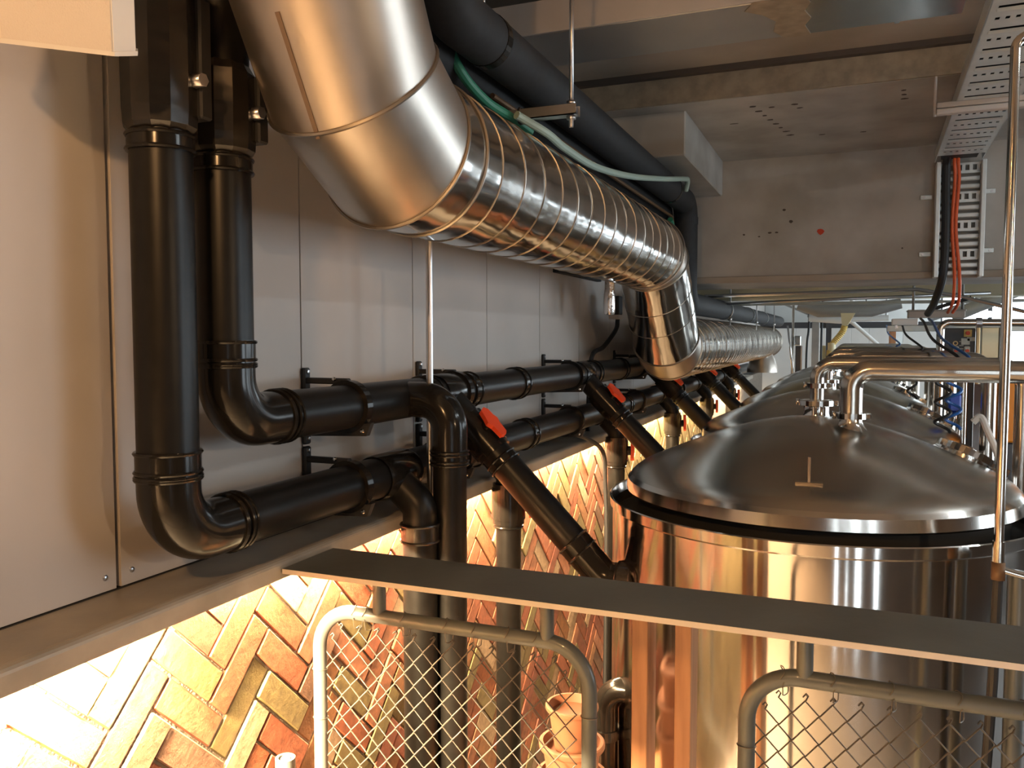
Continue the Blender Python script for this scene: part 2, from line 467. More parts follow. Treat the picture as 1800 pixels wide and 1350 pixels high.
# ledge: folded galvanised steel channel along the wall
lp = [(0.0, LEDGE_Z-0.005), (0.0, LEDGE_Z), (0.146, LEDGE_Z)] + [(0.146+0.014*math.sin(R(a)), LEDGE_Z-0.014+0.014*math.cos(R(a))) for a in (22, 45, 68, 90)] + [(LEDGE_X, LEDGE_Z-0.047), (LEDGE_X-0.005, LEDGE_Z-0.047), (LEDGE_X-0.005, LEDGE_Z-0.016), (0.144, LEDGE_Z-0.005)]
ledge = struct(MB().poly(lp, BACK_Y, 11.5, lambda a, b, h: Vector((a, h, b))).build('trim_1', 'ledge'), 'folded galvanised steel ledge between panels and brick wall')
# floors
struct(MB().box((-0.1, BACK_Y-0.3, PIT-0.15), (RIGHT_X+0.3, FAR_Y+0.3, PIT)).build('floor', 'floor'), 'dark concrete floor under the tanks')
# ceiling, step, beam
ce = struct(MB().box((-0.1, BACK_Y-0.3, CEIL), (RIGHT_X+0.3, 3.85, CEIL+0.15)).build('ceiling', 'concrete'), 'brown stained board marked concrete ceiling')
MB().box((-0.06, 3.85, SOFFIT), (RIGHT_X+0.3, 5.2, CEIL+0.15)).build('lower_soffit', 'concrete_grey', ce)
MB().box((-0.06, 3.835, SOFFIT+0.002), (RIGHT_X+0.2, 3.85, CEIL-0.025)).build('step_face_band', 'ducttape', ce)  # brown band over the step face, darker than the soffit
MB().box((-0.06, 3.80, CEIL-0.025), (RIGHT_X+0.2, 3.86, CEIL)).build('painted_groove_shade', 'pock', ce)  # solid dark strip painted in for the shade of the ceiling groove
MB().box((-0.06, 5.85, 2.62), (RIGHT_X+0.3, FAR_Y+0.3, CEIL+0.15)).build('far_soffit', 'concrete_grey', ce)
bm_ = struct(MB().box((-0.06, 5.2, 1.925), (RIGHT_X+0.3, 5.85, CEIL)).build('ceiling_beam', 'concrete_grey'), 'deep concrete beam across the room above the tanks')
MB().box((0.0, 5.185, 1.925), (RIGHT_X, 5.2, 1.965), 0.004).build('beam_lip', 'concrete', bm_)
cb = struct(MB().box((0.0, 3.97, 2.455), (0.62, 5.2, SOFFIT+0.05), 0.006).build('ceiling_corbel', 'concrete_grey'), 'grey concrete stub beam at the wall')
# pock marks and stains on beam and soffit
def pock(cx, cz, w, h, m='pock', y=5.1995):
    n = 8; pts = [(cx + w*math.cos(2*math.pi*i/n)*rng.uniform(0.7, 1.1), cz + h*math.sin(2*math.pi*i/n)*rng.uniform(0.7, 1.1)) for i in range(n)]
    MB().poly(pts, y, y-0.0015, lambda a, b, hh: Vector((a, hh, b))).build('pock_mark' if m == 'pock' else 'rust_spot', m, bm_)
for a in ((0.98, 2.35, .010, .008), (1.02, 2.28, .012, .010), (0.75, 2.215, .008, .006), (0.90, 2.22, .012, .006), (0.94, 2.22, .010, .006), (0.84, 2.20, .008, .004), (1.62, 2.10, .006, .005)): pock(*a)
pock(1.185, 2.215, .020, .020, 'rust')
def spock(cx, cy, w, h):
    n = 8; pts = [(cx + w*math.cos(2*math.pi*i/n)*rng.uniform(0.6, 1.1), cy + h*math.sin(2*math.pi*i/n)*rng.uniform(0.6, 1.1)) for i in range(n)]
    MB().poly(pts, SOFFIT+0.001, SOFFIT-0.0015, lambda a, b, hh: Vector((a, b, hh))).build('soffit_pock', 'pock', ce)
for k in range(8): spock(0.92 + k*0.018, 4.02 + k*0.09, 0.012 + 0.01*rng.random(), 0.012)
for a in ((1.10, 4.05, .018, .012), (1.12, 4.12, .014, .010), (1.55, 4.0, .012, .010), (1.555, 4.07, .012, .01), (1.56, 4.14, .018, .01), (1.0, 4.06, .014, .01), (0.8, 4.3, .03, .006), (1.2, 4.7, .02, .008), (1.4, 4.72, .016, .008)): spock(*a)
# other walls (right with windows, back with windows, far)
def wall_with_openings(name, opens, lo, hi, make, label, WZ0=WZ0, WZ1=WZ1):
    mb = MB(); prev = lo
    for a, b in opens:
        make(mb, prev, a, PIT, CEIL); make(mb, a, b, PIT, WZ0); make(mb, a, b, WZ1, CEIL); prev = b
    make(mb, prev, hi, PIT, CEIL)
    return struct(mb.build(name, 'room'), label)
wall_with_openings('wall_right', RIGHT_WIN, BACK_Y-0.3, FAR_Y+0.3, lambda m, a, b, z0, z1: m.box((RIGHT_X, a, z0), (RIGHT_X+0.2, b, z1)), 'right hand wall with a row of windows')
wall_with_openings('wall_back', BACK_WIN, -0.1, RIGHT_X+0.2, lambda m, a, b, z0, z1: m.box((a, BACK_Y-0.2, z0), (b, BACK_Y, z1)), 'wall behind the photographer with windows', BZ0, BZ1)
wf = wall_with_openings('wall_far', FAR_WIN, -0.1, RIGHT_X+0.2, lambda m, a, b, z0, z1: m.box((a, FAR_Y, z0), (b, FAR_Y+0.2, z1)), 'distant white wall at the far end of the hall')
wf.data.materials[0] = M['white_paint']
wn = 1
for a, b in RIGHT_WIN:
    f = MB()
    for yy in (a, (a+b)/2, b): f.box((RIGHT_X+0.05, yy-0.03, WZ0), (RIGHT_X+0.10, yy+0.03, WZ1))
    for zz in (WZ0+0.02, WZ0+0.95, WZ1-0.02): f.box((RIGHT_X+0.05, a, zz-0.025), (RIGHT_X+0.10, b, zz+0.025))
    struct(f.build('window_%d' % wn, 'frame_dark')); wn += 1
for a, b in FAR_WIN:
    f = MB()
    for xx in (a, (a+b)/2, b): f.box((xx-0.03, FAR_Y+0.05, WZ0), (xx+0.03, FAR_Y+0.10, WZ1))
    for zz in (WZ0+0.02, WZ1-0.02): f.box((a, FAR_Y+0.05, zz-0.025), (b, FAR_Y+0.10, zz+0.025))
    struct(f.build('window_%d' % wn, 'frame_dark')); wn += 1
for a, b in BACK_WIN:
    f = MB()
    for xx in (a, b): f.box((xx-0.015, BACK_Y-0.10, BZ0), (xx+0.015, BACK_Y-0.05, BZ1))
    for zz in (BZ0+0.02, BZ0+0.55, BZ0+1.5, BZ1-0.02): f.box((a, BACK_Y-0.10, zz-0.025), (b, BACK_Y-0.05, zz+0.025))
    struct(f.build('window_%d' % wn, 'frame_dark')); wn += 1

# ================================================================== LAMPS OF THE PLACE AND AN ADDED FILL LAMP
# warm strip light tucked under the ledge, washing the brick
ls = thing('strip_light', 'warm strip light running under the steel ledge above the bricks', 'light', (0.088, 1.37, LEDGE_Z-0.02))
MB().box((0.072, 1.37, LEDGE_Z-0.012), (0.104, 11.0, LEDGE_Z-0.006)).build('light_channel', 'zinc', ls)
mb = MB()
for k in range(77):
    y0 = 1.38 + k*0.125
    mb.add([(0.076, y0, LEDGE_Z-0.0125), (0.100, y0, LEDGE_Z-0.0125), (0.100, y0+0.12, LEDGE_Z-0.0125), (0.076, y0+0.12, LEDGE_Z-0.0125)], [(0, 3, 2, 1)])
# brighter batten at the near end
lb = thing('strip_light', 'brighter warm strip light under the near end of the ledge at lower left', 'light', (0.12, -1.0, LEDGE_Z-0.02))
MB().box((0.072, -1.0, LEDGE_Z-0.012), (0.107, 1.35, LEDGE_Z-0.006)).build('light_channel', 'zinc', lb)
mq = MB()
for k in range(18):
    y0 = -1.0 + k*0.123
    mq.add([(0.075, y0, LEDGE_Z-0.0125), (0.105, y0, LEDGE_Z-0.0125), (0.105, y0+0.12, LEDGE_Z-0.0125), (0.075, y0+0.12, LEDGE_Z-0.0125)], [(0, 3, 2, 1)])
o = bpy.data.objects.new('light_diffuser', mq.mesh('light_diffuser', 'led_bright', ORG[lb.name])); col.objects.link(o); o.parent = lb
o = bpy.data.objects.new('light_diffuser', mb.mesh('light_diffuser', 'led', ORG[ls.name])); col.objects.link(o); o.parent = ls
# warm bulkhead lamp near the photographer
def spot(name, loc, aim, power, color, size, angle, parent=None, blend=0.4):
    l = bpy.data.lights.new(name, 'SPOT'); l.energy = power; l.color = color; l.shadow_soft_size = size
    l.spot_size = R(angle); l.spot_blend = blend
    o = bpy.data.objects.new(name, l); col.objects.link(o); o.location = loc
    o.rotation_euler = (Vector(aim) - Vector(loc)).to_track_quat('-Z', 'Y').to_euler()
    return o
WL = (1.0, -0.70, 2.55)
dl = thing('ceiling_downlight', 'warm ceiling downlight over the left wall, out of frame', 'light', WL)
MB().lathe(WL, [(0.0, 0.25), (0.008, 0.25), (0.008, 0.08), (0.05, 0.08), (0.055, 0.0), (0.048, 0.0), (0.044, 0.06)], 24).build('lamp_housing', 'white', dl)
b_ = spot('lamp_bulb', (WL[0], WL[1], WL[2]-0.02), (0.0, 1.1, 1.5), 85, (1.0, 0.54, 0.22), 0.05, 95, blend=0.8)

PL = (4.6, 0.2, 2.1)  # added warm fill lamp
pd = thing('pendant_or_fill_lamp', 'unseen warm fill lamp with pendant shade, added beyond the right edge', 'lamp', PL)
MB().lathe(PL, [(0.008, 0.70), (0.008, 0.14), (0.04, 0.13), (0.15, 0.0), (0.145, 0.0), (0.035, 0.12)], 28).build('fill_lamp_shade', 'frame_dark', pd)
l = bpy.data.lights.new('fill_bulb', 'POINT'); l.energy = 60; l.color = (1.0, 0.70, 0.42); l.shadow_soft_size = 0.05
o = bpy.data.objects.new('fill_bulb', l); col.objects.link(o); o.location = (PL[0], PL[1], PL[2]-0.02)

bt = thing('batten_light', 'cool tube batten light on the ceiling, beyond the right edge', 'light', (3.3, 2.3, 2.72))
MB().box((3.22, 1.6, 2.74), (3.38, 3.0, 2.80), 0.004).build('lamp_body', 'white', bt)
MB().cyl((3.30, 1.64, 2.72), (3.30, 2.96, 2.72), 0.02, 12).build('lamp_tube', 'lamp_cool', bt)

# ================================================================== VENTILATION DUCT
DX, DR = 0.42, 0.178
def D(y, z): return Vector((DX, y, z))
duct = thing('ventilation_duct', 'large shiny galvanised spiral duct bending down and running along the wall', 'duct', (DX, 1.62, 2.015))
path = [D(1.357, CEIL), D(1.357, 2.27), D(1.453, 2.112), D(1.62, 2.015), D(4.10, 2.015), D(4.19, 1.975), D(4.538, 1.589), D(4.648, 1.54), D(10.5, 1.54)]
dirs = [(path[i+1]-path[i]).normalized() for i in range(len(path)-1)]
pl = [dirs[0]] + [(dirs[i]+dirs[i+1]).normalized() for i in range(len(dirs)-1)] + [dirs[-1]]
names = ['duct_section', 'elbow_section', 'elbow_section', 'duct_section', 'elbow_section', 'duct_section', 'elbow_section', 'duct_section']
mats = ['galv_plain', 'galv_plain', 'galv_plain', 'galv', 'galv_plain', 'galv', 'galv_plain', 'galv']
sect = []
for i in range(len(dirs)):
    sect.append(MB().mitre(path[i], path[i+1], pl[i], pl[i+1], DR).build(names[i], mats[i], duct))
def mitre_ring(p, nrm, d, r, lip, nm='joint_ring', m='seam', par=duct, off=0.0):
    u = Vector((1, 0, 0)); v = d.cross(u).normalized(); pts = []
    N = 64
    for i in range(N+1):
        a = 2*math.pi*i/N; q = p + (u*math.cos(a)+v*math.sin(a))*r
        pts.append(q + d*((p-q).dot(nrm)/d.dot(nrm)) + d*off)
    return MB().tube(pts, lip, 6, False).build(nm, m, par)
for i in range(1, len(path)-1): mitre_ring(path[i], pl[i], dirs[i], DR+0.002, 0.0045)
mitre_ring(D(1.72, 2.015), dirs[3], dirs[3], DR+0.002, 0.004); mitre_ring(D(10.48, 1.54), dirs[7], dirs[7], DR+0.002, 0.008)
# lengthwise sealed seam on the upright piece (faces the camera)
mb = MB(); sm = (path[1]+path[2])*0.5; sd = dirs[1]
sn = Vector((0.0222, -0.8543, -0.5191)).normalized()
L0 = (path[2]-path[1]).length/2
mb.obox(sm + sn*(DR+0.0005) + sd*0.035, sd.cross(sn), sn, sd, 0.0045, 0.0012, L0+0.02)
def helix(p0, p1, r, pitch, turns_off=0.0, lip=0.003, parent=None, seg=40):
    p0, p1 = Vector(p0), Vector(p1); d = (p1-p0).normalized(); L = (p1-p0).length
    u = Vector((1, 0, 0)); v = d.cross(u).normalized(); pts = []
    N = int(L/pitch*seg)
    for i in range(N+1):
        s_ = L*i/N; a = 2*math.pi*(s_/pitch + turns_off)
        pts.append(p0 + d*s_ + (u*math.cos(a)+v*math.sin(a))*r)
    return MB().tube(pts, lip, 5, False).build('spiral_seam', 'seam', parent)
mb.build('lengthwise_seam', 'seam_dark', sect[1])
helix(D(1.74, 2.015), D(4.07, 2.015), DR+0.0008, 0.145, 0.5, 0.0020, sect[3])
helix(path[5]+dirs[5]*0.10, path[6]-dirs[5]*0.10, DR+0.0008, 0.145, 0.5, 0.0020, sect[5])
helix(D(4.72, 1.54), D(10.4, 1.54), DR+0.0008, 0.145, 0.5, 0.0026, sect[7], 32)
# small spigot hood on the far end
MB().lathe((DX, 10.0, 1.24), [(0.11, 0.16), (0.14, 0.10), (0.17, 0.0), (0.175, -0.05)], 28).build('outlet_hood', 'galv_plain', duct)

# ================================================================== BLACK PIPE MANIFOLDS ON THE WALL
PX, PR = 0.14, 0.0575
ZU, ZL = 1.417, 1.205
YA, YB = 1.226, 1.392
def collar(p, d, r, L, par, nm='coupling', m='black_gloss', lips=True):
    d = Vector(d).normalized(); p = Vector(p)
    mb = MB().cyl(p-d*L/2, p+d*L/2, r+0.0035, 32)
    if lips:
        for s_ in (-1, 1): mb.torus(p+d*(L/2-0.004)*s_, d, r+0.0035, 0.004, 32, 6)
    return mb.build(nm, m, par)
def manifold(label, y0, zz, side):
    t = thing('drain_manifold', label, 'pipe', (PX, y0, zz))
    er = 0.10
    z_el = zz + er + 0.035
    MB().cyl((PX, y0, CEIL), (PX, y0, z_el), PR, 40).build('riser_pipe', 'black', t)
    MB().tube(fillet([(PX, y0, z_el), (PX, y0, zz), (PX, y0+er+0.06, zz)], er, 14), PR+0.002, 36).build('elbow', 'black_gloss', t)
    collar((PX, y0, z_el+0.018), (0, 0, 1), PR, 0.045, t); collar((PX, y0, z_el-0.012), (0, 0, 1), PR, 0.012, t)
    collar((PX, y0+er+0.055, zz), (0, 1, 0), PR, 0.012, t); collar((PX, y0+er+0.08, zz), (0, 1, 0), PR, 0.022, t)
    MB().cyl((PX, y0+er+0.05, zz), (PX, 11.0, zz), PR, 40).build('pipe_run', 'black', t)
    for yy in (2.27, 2.56, 3.02, 4.06, 4.6, 5.5, 6.9, 8.4): collar((PX, yy + (0.1 if side else 0), zz), (0, 1, 0), PR, 0.055, t)
    return t
up = manifold('upper black drain pipe on the wall with sloping branches and red valves', YB, ZU, 0)
lo = manifold('lower black drain pipe hugging the ledge with vertical branches', YA, ZL, 1)
# taped joints high on the risers
for t, y0, za, zb in ((lo, YA, 1.995, 2.26), (up, YB, 1.985, 2.16)):
    sl = MB().lathe((PX, y0, 0), [(PR, za-0.012), (PR+0.010, za), (PR+0.012, za+0.03), (PR+0.013, (za+zb)/2), (PR+0.011, zb-0.02), (PR, zb)], 12, smooth=False).build('taped_joint', 'tape', t)
    MB().box((PX+0.02, y0+0.030, za+0.02), (PX+0.072, y0+0.062, zb-0.02), 0.004).build('clamp_plate', 'black_matt', sl)
    hz = za + (0.085 if y0 == YA else 0.075)
    MB().cyl((PX+0.045, y0+0.02, hz), (PX+0.090, y0-0.012+0.03, hz), 0.013, 6).build('hex_bolt', 'zinc', sl)
    collar((PX, y0, za-0.03), (0, 0, 1), PR, 0.035, t)
BRR = 0.049
def valve(parent, c, d, side, along, nm='valve'):
    """ball valve: fat body along d with a red lever on the side, lever lies along 'along'"""
    c, d, side, along = Vector(c), Vector(d).normalized(), Vector(side).normalized(), Vector(along).normalized()
    w = d.cross(side).normalized()
    mb = MB().cyl(c-d*0.055, c+d*0.055, BRR+0.012, 20)
    mb.cyl(c-d*0.072, c-d*0.05, BRR+0.008, 20); mb.cyl(c+d*0.05, c+d*0.072, BRR+0.008, 20)
    mb.cyl(c+side*0.02, c+side*0.074, 0.024, 16)
    vb = mb.build(nm, 'black_gloss', parent)
    # lever: dog-bone outline in the plane (along, w)
    b = c + side*0.078; w2 = side.cross(along).normalized()
    out = [(-0.052, 0.006), (-0.040, 0.016), (-0.016, 0.017), (0.0, 0.022), (0.016, 0.017), (0.052, 0.014), (0.060, 0.004), (0.056, -0.012), (0.018, -0.014), (0.0, -0.022), (-0.018, -0.016), (-0.046, -0.010)]
    MB().poly(out, -0.004, 0.014, lambda p, q, h: b + along*p + w2*q + side*h).build('valve_lever', 'red', vb)
    return vb
# sloping branches from the upper pipe to each tank, falling branches from the lower pipe
TY0, TP, NT = 2.75, 1.48, 5
S45 = Vector((0.705, 0, -0.709))
for k in range(NT):
    y = 2.40 + TP*k
    a = Vector((PX, y, ZU)); b = a + S45*0.70; e = Vector((0.79, y, b.z - 0.045))
    br = MB().cyl(a, b, BRR, 28).build('sloping_branch', 'black', up)
    MB().tube(fillet([b - S45*0.03, b + S45*0.075, (0.80, y, b.z-0.053)], 0.06, 8), BRR+0.003, 24).build('branch_elbow', 'black_gloss', br)
    collar(b - S45*0.05, S45, BRR, 0.05, br); collar(a + S45*0.30, S45, BRR, 0.03, br); collar((0.75, y, b.z-0.053), (1, 0, 0), BRR+0.002, 0.05, br, 'branch_flange', 'tape', True)
    MB().lathe(a, [(PR+0.004, -0.07), (PR+0.007, -0.06), (PR+0.007, 0.06), (PR+0.004, 0.07)], 32, (0, 1, 0)).build('saddle_tee', 'black_gloss', br)
    valve(br, a + S45*0.19, S45, (0.62, -0.42, 0.62), S45)
    y = 2.72 + TP*k
    a = Vector((PX, y, ZL))
    br = MB().tube(fillet([a, (0.237, y, ZL-0.10), (0.237, y, PIT)], 0.05, 8), BRR-0.004, 28).build('falling_branch', 'black', lo)
    collar((0.237, y, 0.935), (0, 0, 1), BRR-0.002, 0.035, br); collar((0.237, y, 1.07), (0, 0, 1), BRR-0.004, 0.02, br)
    valve(br, (0.237, y, 1.005), (0, 0, 1), (0.75, 0.25, 0), (0, 0, 1))
# first falling branch (lower pipe) and first goose-neck branch (upper pipe)
br = MB().tube(fillet([(PX, 2.06, ZL), (0.237, 2.06, ZL-0.085), (0.237, 2.06, PIT)], 0.05, 8), BRR, 28).build('falling_branch', 'black', lo)
collar((0.237, 2.06, 1.045), (0, 0, 1), BRR+0.002, 0.055, br, 'taped_joint', 'tape')
MB().lathe((PX, 2.06, ZL), [(PR+0.004, -0.09), (PR+0.007, -0.08), (PR+0.007, 0.08), (PR+0.004, 0.09)], 32, (0, 1, 0)).build('saddle_tee', 'black_gloss', br)
br = MB().cyl((0.297, 2.13, ZU-0.14), (0.297, 2.13, PIT), BRR, 28).build('falling_branch', 'black', up)
MB().tube(fillet([(PX, 2.13, ZU), (0.297, 2.13, ZU), (0.297, 2.13, ZU-0.17)], 0.085, 12), BRR+0.003, 28).build('gooseneck_elbow', 'black_gloss', br)
collar((0.297, 2.13, ZU-0.150), (0, 0, 1), BRR+0.002, 0.018, br); collar((0.297, 2.13, ZU-0.178), (0, 0, 1), BRR+0.002, 0.018, br)
# wall brackets with clamp rings
def bracket(y, zc, label):
    t = thing('pipe_bracket', label, 'bracket', (0.0, y, zc), 'black clamp brackets holding the drain pipes')
    MB().box((0.0, y-0.014, zc-0.106), (0.014, y+0.014, zc+0.100), 0.004).build('back_plate', 'black_matt', t)
    for s_ in (-1, 1):
        MB().box((0.010, y-0.010, zc+s_*0.066-0.008), (PX+0.005, y+0.010, zc+s_*0.066+0.008), 0.003).build('arm', 'black_matt', t)
        MB().lathe((0.014, y, zc+s_*0.09), [(0, 0.005), (0.005, 0.004), (0.007, 0)], 10, (1, 0, 0)).build('wall_screw', 'zinc', t)
        MB().lathe((PX-0.035 if s_ > 0 else PX+0.05, y-0.012, zc+s_*(0.072 if s_ > 0 else 0.062)), [(0, 0.004), (0.004, 0.003), (0.006, 0)], 10, (0, -1, 0)).build('clamp_bolt', 'chrome', t)
    MB().ring((PX, y, zc), (0, 1, 0), PR+0.012, PR-0.001, 0.026, 40).build('clamp_ring', 'black_gloss', t)
    MB().poly([(0.02, zc-0.066), (PX+0.075, zc-0.040), (PX+0.06, zc-0.075), (0.02, zc-0.082)], y-0.009, y+0.009, lambda a, b, h: Vector((a, h, b))).build('cradle', 'black_matt', t)
BRK = [(1.848, 'bracket nearest the tall black risers'), (2.48, 'bracket just behind the thin steel rod'), (3.715, 'bracket midway along the wall, right of the thin steel rod'), (5.0, 'bracket left of where the duct drops'), (6.3, 'bracket below the far spiral duct'), (7.7, 'far bracket, farthest along the wall')]
for y, w in BRK:
    bracket(y, ZU, 'black upper pipe ' + w); bracket(y, ZL, 'black lower pipe ' + w)
# thin steel rod in front of the wall
rod = thing('steel_rod', 'thin upright steel rod between the wall and the black gooseneck pipe', 'rod', (0.20, 2.18, 1.10))
MB().cyl((0.215, 2.165, CEIL), (0.215, 2.165, LEDGE_Z), 0.0105, 14).build('rod_tube', 'zinc', rod)
MB().cyl((0.215, 2.165, LEDGE_Z), (0.215, 2.165, LEDGE_Z+0.012), 0.02, 14).build('rod_foot', 'zinc', rod)
# black cables by the pipes
tag(MB().tube(smooth_path([(0.14, 3.70, 1.15), (0.19, 3.86, 1.10), (0.225, 3.99, 1.02), (0.22, 4.05, 0.85), (0.225, 4.06, 0.5), (0.22, 4.06, PIT)]), 0.011, 8).build('black_cable', 'black_matt'), 'black cable hanging beside the second falling pipe', 'cable')
tag(MB().tube(smooth_path([(0.10, 4.72, 1.70), (0.10, 4.68, 1.64), (0.08, 4.5, 1.545), (0.07, 4.3, 1.49), (0.06, 4.28, 1.25), (0.05, 4.3, 1.09)]), 0.013, 8).build('black_cable', 'black_matt'), 'black cable falling from the sensor below the duct', 'cable')

# ================================================================== INSULATED PIPES, HOSES AND HANGERS ABOVE
ip = thing('insulated_pipe', 'thick black insulated pipe above the duct, turning down at the beam', 'pipe', (0.46, 2.0, 2.37))
ZP, XP, RP = 2.375, 0.46, 0.068
MB().tube(fillet([(XP, 1.745, CEIL), (XP, 1.745, ZP), (XP, 4.88, ZP), (XP, 4.88, 1.80), (XP+0.02, 11.5, 1.80)], [0.12, 0.11, 0.11], 10), RP, 28).build('pipe_body', 'insul', ip)
for y in (2.03, 4.4): MB().ring((XP, y, ZP), (0, 1, 0), RP+0.002, RP-0.002, 0.03, 36).build('tape_band', 'black_gloss', ip)
MB().ring((XP, 4.88, 2.27), (0, 0, 1), RP+0.002, RP-0.002, 0.04, 36).build('tape_band', 'insul', ip)
ip2 = tag(MB().tube(fillet([(0.325, 1.80, CEIL), (0.325, 1.80, 2.335), (0.325, 4.86, 2.335), (0.325, 4.86, 1.85)], 0.10, 8), 0.068, 24).build('insulated_pipe', 'insul'), 'second black insulated pipe hidden behind the shiny duct top', 'pipe')
tag(MB().tube(fillet([(0.402, 2.2, 2.285), (0.402, 4.80, 2.285), (0.402, 4.80, 1.9)], 0.05, 6), 0.008, 8).build('copper_tube', 'copper'), 'thin copper tube running between the two black insulated pipes', 'tube')
tag(MB().tube(smooth_path([(0.35, 1.98, 2.42), (0.375, 1.98, 2.35), (0.40, 2.02, 2.285), (0.42, 2.12, 2.245), (0.43, 2.26, 2.238), (0.44, 2.40, 2.225)]), 0.0135, 10).build('green_hose', 'green'), 'green hose sagging above the near end of the duct', 'hose')
tag(MB().tube(smooth_path([(0.46, 2.24, 2.235), (0.51, 2.36, 2.205), (0.515, 2.51, 2.193), (0.515, 2.85, 2.198), (0.52, 3.33, 2.25), (0.54, 3.86, 2.33), (0.555, 4.30, 2.405), (0.555, 4.40, 2.415), (0.54, 4.44, 2.37)]), 0.0125, 10).build('pale_hose', 'pale_green'), 'pale green hose crossing in front of the black insulated pipe', 'hose')
tag(MB().tube(smooth_path([(0.405, 4.70, 2.26), (0.405, 4.76, 2.22), (0.405, 4.78, 2.12), (0.405, 4.78, 1.95)]), 0.016, 10).build('green_hose', 'green'), 'short green hose end beside the far bend of the black pipe', 'hose')
hg = thing('pipe_hanger', 'zinc channel hanger with threaded rod under the black insulated pipe', 'hanger', (0.5, 2.3, 2.24))
mb = MB()
for (a, b) in (((0.17, 2.280, 2.232), (0.625, 2.320, 2.235)), ((0.17, 2.280, 2.232), (0.625, 2.283, 2.262)), ((0.17, 2.317, 2.232), (0.625, 2.320, 2.262))): mb.box(a, b)
mb.build('channel_bar', 'zinc', hg)
MB().cyl((0.605, 2.30, CEIL), (0.605, 2.30, 2.20), 0.0065, 10).build('threaded_rod', 'zinc', hg)
MB().cyl((0.22, 2.30, CEIL), (0.22, 2.30, 2.20), 0.0065, 10).build('threaded_rod', 'zinc', hg)
MB().cyl((0.605, 2.30, 2.264), (0.605, 2.30, 2.274), 0.014, 6).build('nut', 'zinc', hg)
MB().cyl((0.605, 2.30, 2.222), (0.605, 2.30, 2.231), 0.014, 6).build('nut', 'zinc', hg)
MB().ring((0.45, 2.30, 2.247), (1, 0, 0), 0.026, 0.022, 0.007, 12).build('cable_tie', 'black_matt', hg)
tag(MB().cyl((0.33, 2.30, CEIL), (0.33, 2.30, 2.44), 0.006, 10).build('threaded_rod', 'zinc'), 'short zinc threaded rod dropping behind the black insulated pipe', 'rod')
tag(MB().cyl((0.10, 2.76, 2.745), (2.2, 2.70, 2.765), 0.012, 12).build('conduit', 'brass'), 'thin yellow conduit under the ceiling above the flat duct', 'conduit')  # yellow is the conduit's own colour
# flat rectangular sheet duct across the ceiling
fd = thing('flat_duct', 'flat rectangular galvanised duct crossing under the ceiling with brown tape', 'duct', (0.9, 2.86, 2.62))
MB().box((0.02, 2.69, 2.62), (1.18, 3.02, 2.715), 0.003).build('duct_section', 'ductgrey', fd)
MB().box((1.18, 2.69, 2.62), (1.665, 3.02, 2.715), 0.003).build('duct_section', 'ductbright', fd)
MB().box((0.02, 2.682, 2.622), (1.665, 2.69, 2.73)).build('front_flange', 'ductface', fd)
pts = [(1.06, 2.681), (1.215, 2.681), (1.225, 2.74), (1.205, 2.80), (1.222, 2.87), (1.20, 2.93), (1.215, 3.024), (1.13, 3.024), (1.10, 2.95), (1.115, 2.86), (1.08, 2.79), (1.03, 2.74)]
MB().poly(pts, 2.6175, 2.6205, lambda a, b, h: Vector((a, b, h))).build('sealing_tape', 'ducttape', fd)
MB().box((1.47, 2.684, 2.6165), (1.485, 3.022, 2.62)).build('strap', 'ductbright', fd)

# ================================================================== SPEAKER
SP = Vector((0.2, 0.96, 2.05)); fw = Vector((0.707, 0.707, 0)); fn = Vector((0.707, -0.707, 0))
pit = R(26); fnp = fn*math.cos(pit) - Vector((0, 0, 1))*math.sin(pit); fup = fn*math.sin(pit) + Vector((0, 0, 1))*math.cos(pit)
spk = thing('wall_speaker', 'cream wall speaker with fine grille above the tall black pipes', 'speaker', SP)
hw, sh = 0.076, 0.26
def S(a, b, h): return SP + fw*a - fnp*b + fup*h
MB().poly([(-hw-0.003, 0.0), (hw+0.003, 0.0), (hw+0.034, 0.030), (hw+0.034, 0.055), (0.045, 0.105), (-0.045, 0.105), (-hw-0.034, 0.055), (-hw-0.034, 0.030)], 0.005, sh, S).build('cabinet', 'speaker', spk)
MB().poly([(-hw-0.004, -0.003), (hw+0.004, -0.003), (hw+0.037, 0.029), (hw+0.037, 0.057), (0.047, 0.108), (-0.047, 0.108), (-hw-0.037, 0.057), (-hw-0.037, 0.029)], 0.0, 0.007, S).build('bottom_rim', 'speaker', spk)
MB().poly([(-hw, -0.0025), (hw, -0.0025), (hw, 0.002), (-hw, 0.002)], 0.007, sh-0.004, S).build('grille', 'grille', spk)
MB().obox(S(0, 0.13, 0.15), fw, fnp, fup, 0.02, 0.05, 0.02).build('mounting_arm', 'speaker', spk)

